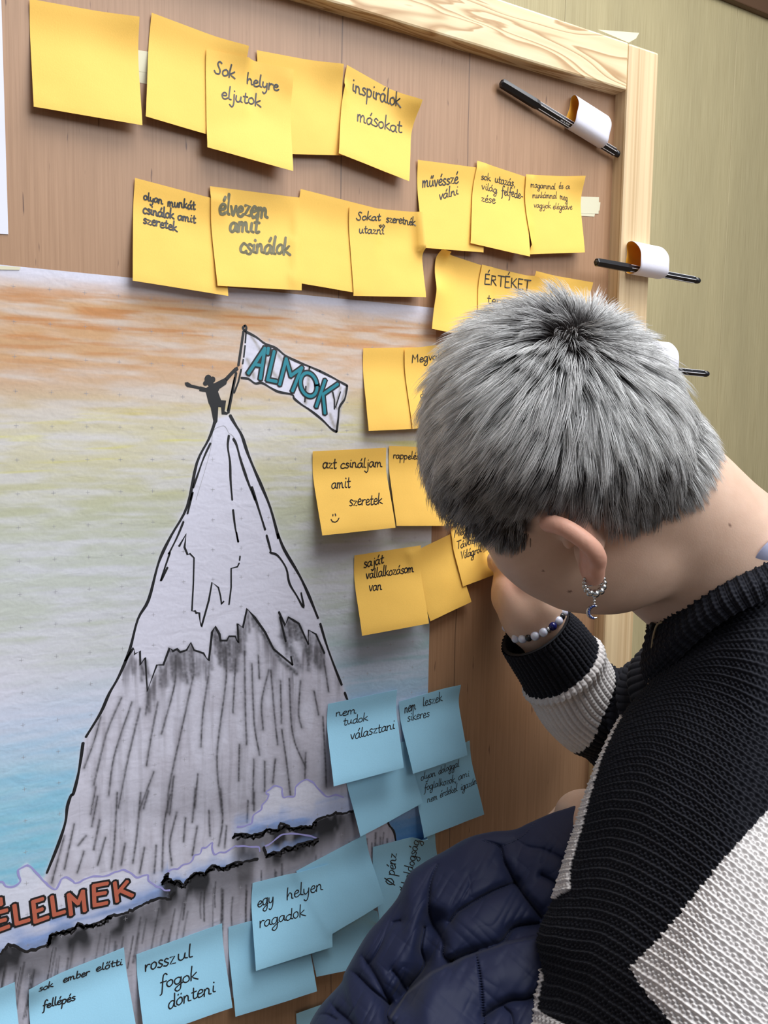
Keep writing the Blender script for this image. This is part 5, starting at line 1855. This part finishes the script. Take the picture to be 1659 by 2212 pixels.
hc_ = (.0022 * rg * dbl)[None] + .0006 * np.cos(2 * np.pi * (sc + .5 * np.abs(phc - .5)[None])) * rg[None]
hc_ = hc_ + .0004 * (vnoise(sc * 3, ua[None] * 3) - .5)
Gc = Gc + Nc * hc_[..., None]
collar = mesh_obj('collar', Gc.reshape(-1, 3), grid_faces(NA, NBc, False, True), M_KNIT, sweater, True, color=np.tile(BLACK * 1.1, (NA * NBc, 1)))
# stray yarn ends
yr = MB()
for a_, b_ in (((1590, 1228), (1606, 1217)), ((1606, 1217), (1618, 1222)), ((1408, 1362), (1404, 1363)), ((1414, 1378), (1411, 1378)), ((1467, 1308), (1461, 1312)), ((1440, 1336), (1446, 1330))):
    p0_, p1_ = P(*a_, .612 if a_[0] > 1500 else .668), P(*b_, .612 if a_[0] > 1500 else .668)
    yr.tube([p0_, (p0_ + p1_) / 2 - DOWN * .0006, p1_], [.0007, .0007, .0004], 6)
yr.build('loose_yarn', mat('black_yarn', (.012, .012, .016, 1), .9), collar)['kind'] = 'stuff'
# shirt collar peeping out at the nape
SH = [(1596, 1250, .618), (1626, 1212, .604), (1662, 1170, .601), (1712, 1136, .618), (1760, 1100, .665)]
SB = [(1610, 1290, .620), (1655, 1256, .612), (1700, 1222, .611), (1745, 1190, .630), (1790, 1155, .665)]
sg = np.stack([spline_axis(np.array([P(*t) for t in q]), 30, 0) for q in (SH, SB)], 0)
sg = np.concatenate([sg, sg[::-1] + FWD * .002], 0)
MB().grid(sg, True, False).build('shirt_collar', mat('lavender_grey_cotton', lin(150, 152, 176), .8, spec=.2), person)
# cord hanging at the throat
MB().tube(catmull([P(1430, 1343, .650), P(1418, 1352, .654), P(1410, 1382, .664), P(1406, 1425, .670), P(1401, 1478, .684), P(1397, 1520, .70)], 6), .0008, 8).build('neck_cord', mat('tan_cord', lin(150, 132, 100), .7), person)
MB().ball(P(1408, 1352, .668), (.0026, .0018, .0030), 12, 8).build('cord_bead', mat('dark_bead', (.02, .018, .016, 1), .4), person)

# ------------------------------------------------------------------ puffer jacket over the left arm
TOPJ = [(560, 2420), (606, 2330), (660, 2240), (672, 2205), (696, 2168), (736, 2124), (746, 2098), (790, 2022), (822, 1984), (858, 1940), (882, 1890), (914, 1864), (960, 1838), (1010, 1810), (1060, 1797),
        (1110, 1792), (1142, 1778), (1190, 1757), (1230, 1744), (1290, 1722), (1340, 1716)]
DTOP = np.interp([p[0] for p in TOPJ], [560, 700, 900, 1100, 1240, 1340], [.640, .660, .700, .722, .728, .735])
NS_, NR_ = 520, 420
tj = spline_axis(np.array(TOPJ, float), NS_, 0)
dt = np.interp(np.linspace(0, 1, NS_), np.linspace(0, 1, len(DTOP)), DTOP)
sj = np.linspace(0, 1, NS_)
inner = np.stack([np.interp(sj, [0, .3, .6, 1], [700, 840, 1020, 1420]), np.interp(sj, [0, .3, .6, 1], [2520, 2500, 2480, 2440])], -1)
din = np.interp(sj, [0, .5, 1], [.545, .560, .590])
rr_ = (np.linspace(0, 1, NR_) ** 1.25)
JX = tj[None, :, 0] * (1 - rr_[:, None]) + inner[None, :, 0] * rr_[:, None]
JY = tj[None, :, 1] * (1 - rr_[:, None]) + inner[None, :, 1] * rr_[:, None]
rnd_ = np.clip(np.minimum(rr_ * 3.2, 1), 0, 1)
prof = np.sqrt(np.clip(1 - (1 - rnd_) ** 2, 0, 1))
JD = dt[None] * (1 - rr_[:, None]) + din[None] * rr_[:, None] - .030 * prof[:, None]


def Z7(pts):  return [(640 + x * .3737, 1780 + y * .3737) for x, y in pts]


def dist_poly(pts):
    d = np.full(JX.shape, 1e9)
    for p, q in zip(pts[:-1], pts[1:]):
        d = np.minimum(d, dist_seg(JX, JY, p, q)[0])
    return d


SEAM = [(Z7([(1085, 95), (1175, 130), (1200, 210), (1265, 335), (1330, 430), (1420, 540)]), 1.0), (Z7([(1380, -10), (1300, 75), (1180, 130)]), .35), (Z7([(1265, 340), (1150, 385), (1060, 430), (985, 475), (930, 510), (890, 565)]), .9),
        (Z7([(815, 235), (775, 340), (765, 480), (790, 580), (850, 680), (850, 760), (900, 800)]), .8), (Z7([(880, 800), (960, 765), (1050, 737), (1180, 690), (1260, 600), (1400, 575)]), 1.0),
        (Z7([(600, 450), (540, 560), (490, 690), (430, 800)]), .35), (Z7([(270, 820), (350, 870), (430, 950), (500, 1010), (540, 1040)]), .8), (Z7([(540, 1040), (520, 1110), (560, 1160)]), .7),
        (Z7([(170, 980), (220, 1060), (300, 1130), (340, 1180)]), .6), (Z7([(1085, 1110), (1160, 1060), (1240, 1020), (1340, 1010), (1420, 970)]), .9), (Z7([(1200, 1060), (1240, 1100), (1250, 1160)]), .5),
        (Z7([(1420, 295), (1500, 340), (1560, 400)]), .7), (Z7([(1280, 95), (1340, 130), (1440, 150), (1540, 200)]), .4), (Z7([(90, 1110), (170, 1100), (230, 1130)]), .5),
        (Z7([(600, 560), (560, 570)]), .6), (Z7([(380, 760), (450, 860), (540, 1030)]), .7), (Z7([(740, 600), (720, 720), (740, 820), (650, 940)]), .9), (Z7([(1000, 300), (1010, 420)]), .15),
        (Z7([(560, 850), (600, 900), (640, 970)]), .6)]
groove = np.zeros(JX.shape)
for s, wgt in SEAM:
    d = dist_poly(catmull(s, 4))
    groove = groove + wgt * (.0045 * np.exp(-(d / 3.0) ** 2) + .0050 * np.exp(-(d / 11) ** 2) + .0045 * np.exp(-(d / 40) ** 2))
STITCHED = Z7([(1040, 755), (1060, 860), (1072, 960), (1078, 1060), (1088, 1170)])
d = dist_poly(STITCHED)
groove = groove + .0030 * np.exp(-(d / 3) ** 2) * (.6 + .4 * np.sin(JY * 1.1)) + .003 * np.exp(-(d / 30) ** 2)
panel = soft(inside(JX, JY, Z7([(540, 1400), (545, 1120), (640, 975), (780, 862), (900, 802), (1050, 738), (1190, 692), (1450, 640), (1700, 640), (1700, 1400)])).astype(float), 5)
valley = np.exp(-(dist_poly(Z7([(800, 560), (760, 700), (700, 880), (620, 1000)])) / 26) ** 2)
wr1 = fbm(JX / 150 + JY / 300, JY / 300 - JX / 500, 1.5, 2) - .5
# fine pull wrinkles running into the seams
wr2 = (np.abs(vnoise((JX + .55 * JY) / 17, (JY - .4 * JX) / 85, 4.2) - .5) * 2) ** .8 - .5
wr3 = (np.abs(vnoise((JX * .8 - JY * .9) / 22, (JX + JY) / 120, 8.2) - .5) * 2) ** .8 - .5
near_seam = np.zeros(JX.shape)
for s, wgt in SEAM:
    near_seam = np.maximum(near_seam, np.exp(-(dist_poly(s) / 45) ** 2))
relief = -groove + .016 * panel + .016 * wr1 + (.0003 + .0016 * near_seam) * wr2 + .0007 * wr3 - .016 * valley
JD = JD - relief * np.clip(rr_[:, None] * 9, 0.15, 1)
JG = P(JX, JY, JD)
# the far side of the bundle
KB = 40
tb = np.linspace(0, 1, KB)[1:]
JB = JG[0][None] * (1 - tb[:, None, None]) + (P(inner[:, 0], inner[:, 1], din + .11))[None] * tb[:, None, None] + FWD * (.035 * np.sin(np.pi * tb))[:, None, None]
JB[..., 1] = np.minimum(JB[..., 1], -.045)
JA = np.concatenate([JB[::-1], JG], 0)
JA[..., 1] = np.minimum(JA[..., 1], -.04)
M_NYL = mat('navy_nylon', (.0095, .0145, .048, 1), .62, spec=.3)
_t = NT(M_NYL)
_n = _t.noise(_t.coords((1, 1, 1)), 120, 3, .6)
_t.bump(_n, .12, .0012)
_b = M_NYL.node_tree.nodes['Principled BSDF']
_b.inputs['Sheen Weight'].default_value = .06
jacket = mesh_obj('puffer_jacket', JA.reshape(-1, 3), grid_faces(NR_ + KB - 1, NS_), M_NYL, None, True, origin=JG[NR_ // 2, NS_ // 2])
tag(jacket, 'navy quilted puffer jacket bundled over the left forearm', 'jacket')
stm = MB()
for (s, wgt) in SEAM[:5]:
    if wgt < .3:
        continue
    q = catmull(s, 14)
    q = q[(q[:, 0] > 670) & (q[:, 0] < 1240)]
    # nearest surface samples
    for k in range(0, len(q) - 1, 2):
        ij = np.unravel_index(((JX - q[k, 0]) ** 2 + (JY - q[k, 1]) ** 2).argmin(), JX.shape)
        ij2 = np.unravel_index(((JX - q[k + 1, 0]) ** 2 + (JY - q[k + 1, 1]) ** 2).argmin(), JX.shape)
        a_, b_ = JG[ij] - FWD * .0002, JG[ij2] - FWD * .0002
        if np.linalg.norm(b_ - a_) > 1e-4:
            stm.tube([a_, (a_ + b_) / 2 - FWD * .0003, b_], .00035, 5, True)
stm.build('seam_stitching', mat('navy_thread', (.02, .026, .06, 1), .6), jacket)['kind'] = 'stuff'

# ------------------------------------------------------------------ pens and their paper loops
M_PENB = mat('black_pen_plastic', (.010, .010, .012, 1), .28)
M_PENW = mat('white_pen_print', (.75, .75, .77, 1), .5)


def pen(A, Bp, up, label, group, cap_len=.046, print_=False):
    """fineliner: hexagonal cap at A, ribbed hexagonal barrel to Bp"""
    A, Bp = np.asarray(A, float), np.asarray(Bp, float)
    ax = Bp - A
    Lp = np.linalg.norm(ax)
    ax = ax / Lp
    u = up - ax * (up @ ax)
    u /= np.linalg.norm(u)
    w = np.cross(ax, u)

    def hexa(mb, stations, ph=0.0):
        th = np.arange(6) * np.pi / 3 + ph
        Gp = np.array([[A + ax * s + r * (math.cos(t) * u + math.sin(t) * w) for t in th] for s, r in stations])
        n = len(stations)
        v = np.vstack([Gp.reshape(-1, 3), A + ax * stations[0][0], A + ax * stations[-1][0]])
        j = np.arange(6)
        mb.add(v, grid_faces(n, 6, False, True), np.vstack([np.stack([np.full(6, n * 6), (j + 1) % 6, j], -1), np.stack([np.full(6, n * 6 + 1), (n - 1) * 6 + j, (n - 1) * 6 + (j + 1) % 6], -1)]))
    root = empty('fineliner_pen', A, label, 'pen', group)
    mb = MB()
    hexa(mb, [(cap_len - .006, .0036), (cap_len, .0039), (Lp - .009, .0039), (Lp - .0085, .0034)])
    mb.build('barrel', M_PENB, root, False)
    mb = MB()
    hexa(mb, [(.0, .0035), (.001, .0043), (cap_len - .004, .0046), (cap_len, .0044)])
    cp = mb.build('cap', M_PENB, root, False)
    mb = MB()
    mb.tube([A - ax * .0001, A - ax * .0002], [.0022, .0022], 16)
    mb.build('cap_dimple', mat('dark_grey_plastic', (.03, .03, .033, 1), .5), cp)
    mb = MB()
    mb.tube([A + ax * (Lp - .0088), A + ax * (Lp - .003), A + ax * (Lp - .0008), A + ax * Lp], [.0033, .0033, .0026, .0012], 14)
    mb.build('end_plug', M_PENB, root)
    for k in range(6):
        t = k * np.pi / 3
        d = math.cos(t) * u + math.sin(t) * w
        mb = MB()
        mb.tube([A + ax * (cap_len + .001) + d * .00375, A + ax * (Lp - .010) + d * .00375], .00032, 6)
        mb.build('stripe', M_PENW, root, False)
    if print_:                                       # the maker's article line printed on one face
        t0 = max((np.pi / 6 + k * np.pi / 3 for k in range(6)), key=lambda t: float((math.cos(t) * u + math.sin(t) * w) @ (CAM - A)))
        dn = math.cos(t0) * u + math.sin(t0) * w
        ws = np.cross(dn, ax)
        mb = MB()

        def at_(x, y):
            return A + ax * x + dn * .00350 + ws * y
        x = .0
        org_ = cap_len + .029
        for c, adv in (('A', 1), ('r', .7), ('t', .7), ('.', .5), ('~', .3), ('N', 1), ('o', .9), ('.', .5), ('~', .3), ('6', .9), ('8', .9), ('/', .6), ('4', .9), ('6', .9)):
            SH_ = {'A': [[(0, 0), (.45, 1.8), (.9, 0)], [(.2, .7), (.7, .7)]], 'N': [[(0, 0), (0, 1.8), (.8, 0), (.8, 1.8)]], '.': [[(.2, 0), (.2, .2)]], '/': [[(0, 0), (.5, 1.8)]],
                   '6': [[(.7, 1.7), (.2, 1.2), (.1, .4), (.4, 0), (.7, .4), (.5, .9), (.15, .7)]], '8': [[(.4, .95), (.1, 1.4), (.4, 1.8), (.7, 1.4), (.4, .95), (.05, .5), (.4, 0), (.75, .5), (.4, .95)]],
                   '4': [[(.6, 0), (.6, 1.8), (.05, .6), (.8, .6)]]}.get(c) or GLYPH.get(c, (0, []))[1]
            for sk in SH_:
                ribbon(mb, [at_(org_ + (x + q[0]) * .00115, (q[1] - .9) * .00075) for q in sk], .00016, dn)
            x += adv
        for x0, hw in ((.0182, .0011), (.0215, .0011)):
            mb.add(np.array([at_(org_ + x0 - hw, -.0009), at_(org_ + x0 + hw, -.0009), at_(org_ + x0 + hw, .0009), at_(org_ + x0 - hw, .0009)]), [[0, 1, 2, 3]])
        mb.build('print', M_PENW, root, False)
    return root


def paper_loop(C0, ax, nrm, width, depth_, tall, label, flat_back=.8):
    """strip of sticky note rolled to a loop round a pen: white outside, orange inside; nrm points off the board"""
    ax = ax / np.linalg.norm(ax)
    nrm = nrm - ax * (nrm @ ax)
    nrm /= np.linalg.norm(nrm)
    t = np.cross(nrm, ax)
    if t[2] < 0:
        t = -t
    prof = catmull([(0, -tall * .44), (depth_ * .50, -tall * .54), (depth_ * .96, -tall * .42), (depth_ * 1.04, -tall * .12), (depth_ * .92, tall * .16), (depth_ * .66, tall * .38), (depth_ * .32, tall * .50), (.0, tall * .42), (.0, 0)], 8, True)
    th = .00035
    cc = prof.mean(0)
    prin = prof + (cc - prof) / np.linalg.norm(cc - prof, axis=1)[:, None] * th
    n = len(prof)
    xs = np.linspace(-width / 2, width / 2, 14)
    mk = lambda pr: np.array([[C0 + ax * (x + .0006 * math.sin(9 * q[1] / tall)) + nrm * q[0] + t * q[1] for q in pr] for x in xs])
    Go, Gi = mk(prof), mk(prin)
    m = 14
    v = np.vstack([Go.reshape(-1, 3), Gi.reshape(-1, 3)])
    fo = grid_faces(m, n, False, True)
    fi = fo[:, ::-1] + m * n
    j = np.arange(n)
    r0 = np.stack([j, (j + 1) % n, (j + 1) % n + m * n, j + m * n], -1)
    r1 = r0[:, ::-1] + (m - 1) * n
    fs = np.vstack([fo, fi, r0, r1])
    mi = np.r_[np.zeros(len(fo)), np.ones(len(fi)), np.zeros(len(r0) * 2)]
    if np.dot(np.cross(v[fo[0][1]] - v[fo[0][0]], v[fo[0][3]] - v[fo[0][0]]), v[fo[0][0]] - (C0 + nrm * depth_ / 2)) < 0:
        fs = fs[:, ::-1]
    o = mesh_obj('paper_loop', v, fs, [M_WHT, M_ORG], None, True, mat_index=mi, origin=C0)
    return tag(o, label, 'pen holder', 'rolled paper pen loops')


M_WHT = make_paper('note_back_white', (.77, .755, .83, 1))
M_ORG = make_paper('note_inside_orange', (.90, .42, .03, 1))
PENG = 'black fineliners in paper loops'
UPP = np.array([0, -.6, .8])
a_, b_ = B(1083, 179, .0066), B(1341, 337, .0066)
pen(a_, b_, UPP, 'black fineliner slanting across the board under the top rail', PENG, print_=1.047)
ax_ = b_ - a_
paper_loop(B(1262, 265, .0006), ax_, np.array([0, -1.0, 0]), .046, .0148, .033, 'white paper loop holding the slanted black pen near the top rail')
a_, b_ = B(1288, 566, LIFT_F + .012), B(1511, 607, LIFT_F + .010)
pen(a_, b_, UPP, 'black fineliner nearly level on the frame, in the loop just above the head', PENG)
paper_loop(B(1383, 563, LIFT_F + .0006), b_ - a_, np.array([0, -1.0, 0]), .042, .020, .032, 'white paper loop on the pine frame above the head')
a_, b_ = B(1325, 788, LIFT_F + .012), B(1530, 808, LIFT_F + .009)
pen(a_, b_, UPP, 'black fineliner whose end sticks out behind the back of the head', PENG)
paper_loop(B(1405, 772, LIFT_F + .0006), b_ - a_, np.array([0, -1.0, 0]), .040, .021, .034, 'white paper loop half hidden behind the hair')

# the pen in the hand
root = empty('fineliner_pen', PEN_T, 'black fineliner in the writing hand, its tip on the lowest right yellow note', 'pen')
L_ = .14
mb = MB()
mb.tube([on_pen(.016), on_pen(.0175), on_pen(.05), on_pen(L_)], [.0030, .0038, .0039, .0039], 6)
mb.build('barrel', M_PENB, root, False)
mb = MB()
mb.tube([on_pen(.004), on_pen(.0045), on_pen(.0165)], [.0010, .0013, .0030], 12)
mb.build('grip', M_PENB, root)
mb = MB()
mb.tube([on_pen(.0003), on_pen(.0045)], [.00035, .0005], 8)
mb.build('metal_tip', mat('pen_tip_metal', (.5, .5, .5, 1), .3, 1.0), root)
mb = MB()
mb.tube([on_pen(.0168), on_pen(.0185)], [.0040, .0040], 12)
mb.build('white_ring', M_PENW, root)

# ------------------------------------------------------------------ jewellery
M_SIL = mat('aged_silver', (.55, .54, .52, 1), .25, 1.0)
lobe = ear_pt(-1, .000, -.0300, .0)
lp_ = project(lobe[None])[0]
ld = float((lobe - CAM) @ FWD)
ear_r = empty('earring', lobe, 'silver beaded hoop earring with a blue crescent moon pendant', 'earring')
_s = ld / F
hb = MB()
ctr = lobe + RIGHT * .0002 + DOWN * .0045 - FWD * .001
HU = RIGHT * .96 + FWD * .28
for k, (ang, r) in enumerate(((-200, .0011), (-182, .0014), (-163, .0017), (-142, .0020), (-116, .0025), (-84, .0028), (-50, .0026), (-24, .0022), (-2, .0018), (18, .0014))):
    t = math.radians(ang)
    c = ctr + (HU * math.cos(t) - DOWN * math.sin(t)) * .0074 * np.array([1, 1, 1])
    MB().ball(c, r, 14, 10).build('silver_bead', M_SIL, ear_r)
hoop = [ctr + (HU * math.cos(t) - DOWN * math.sin(t)) * .0072 for t in np.linspace(math.radians(-205), math.radians(25), 40)]
MB().tube(hoop, .0006, 8).build('hoop', M_SIL, ear_r)
MB().tube([ctr + HU * -.0062 + DOWN * .0025, ctr + HU * .0062 + DOWN * .0012], .00045, 8).build('bar', M_SIL, ear_r)
pt = ctr + DOWN * .0102
lk = MB()
for k in range(3):
    lk.ball(pt + DOWN * .0019 * k, (.0009, .0009, .0010), 10, 8)
lk.build('link', M_SIL, ear_r)
mc = pt + DOWN * .0092
outer = [mc + (RIGHT * math.cos(t) - DOWN * math.sin(t)) * .0040 for t in np.linspace(math.radians(62), math.radians(298), 24)]
rad_m = .0012 * np.sin(np.linspace(.18, np.pi - .18, 24)) ** .8 + .0002
MB().tube(outer, rad_m, 10).build('crescent_moon', M_SIL, ear_r)
gm = MB()
for k in range(3, 21, 2):
    c = outer[k] - FWD * rad_m[k] * .7
    gm.ball(c, .0008, 8, 6)
gm.build('blue_stones', mat('blue_glass', (.01, .03, .16, 1), .12), ear_r)['kind'] = 'stuff'

br = empty('bracelet', P(1156, 1338, .819), 'bead bracelet of milky white and dark blue beads on the raised wrist', 'bracelet')
M_MILK = mat('milky_opal_glass', (.62, .66, .78, 1), .12)
_b = M_MILK.node_tree.nodes['Principled BSDF']
_b.inputs['Subsurface Weight'].default_value = .3
_b.inputs['Subsurface Scale'].default_value = .004
M_COB = mat('cobalt_glass', (.008, .010, .10, 1), .08)
M_JET = mat('jet_bead', (.008, .008, .010, 1), .3)
bc = P(1155, 1336, .819)
bax = P(1112, 1262, .826) - P(1186, 1402, .852)
bax /= np.linalg.norm(bax)
bu = np.cross(bax, FWD)
bu /= np.linalg.norm(bu)
bv = np.cross(bax, bu)
if bv @ FWD > 0:
    bv = -bv
if bu @ RIGHT < 0:
    bu = -bu
kinds = 'wkwwsbswwsbswwkvwkwbswwkww'
ang = np.radians(196)
Rb = .0292
for c in kinds:
    r = {'w': .0042, 'k': .0022, 's': .0011, 'b': .0040, 'v': .0030}[c]
    ang += r / Rb * .98
    ctr_b = bc + (bu * math.cos(ang) + bv * math.sin(ang) * 1.0) * Rb
    ang += r / Rb * .98
    if c in 'wb':
        MB().ball(ctr_b, .0042 if c == 'w' else .0040, 16, 12).build('glass_bead', M_MILK if c == 'w' else M_COB, br)
    else:
        tg = -bu * math.sin(ang) + bv * math.cos(ang)
        MB().tube([ctr_b - tg * r, ctr_b - tg * r * .3, ctr_b + tg * r * .3, ctr_b + tg * r], [.0026, .0034, .0034, .0026], 14).build('spacer', M_JET if c == 'k' else M_SIL, br)
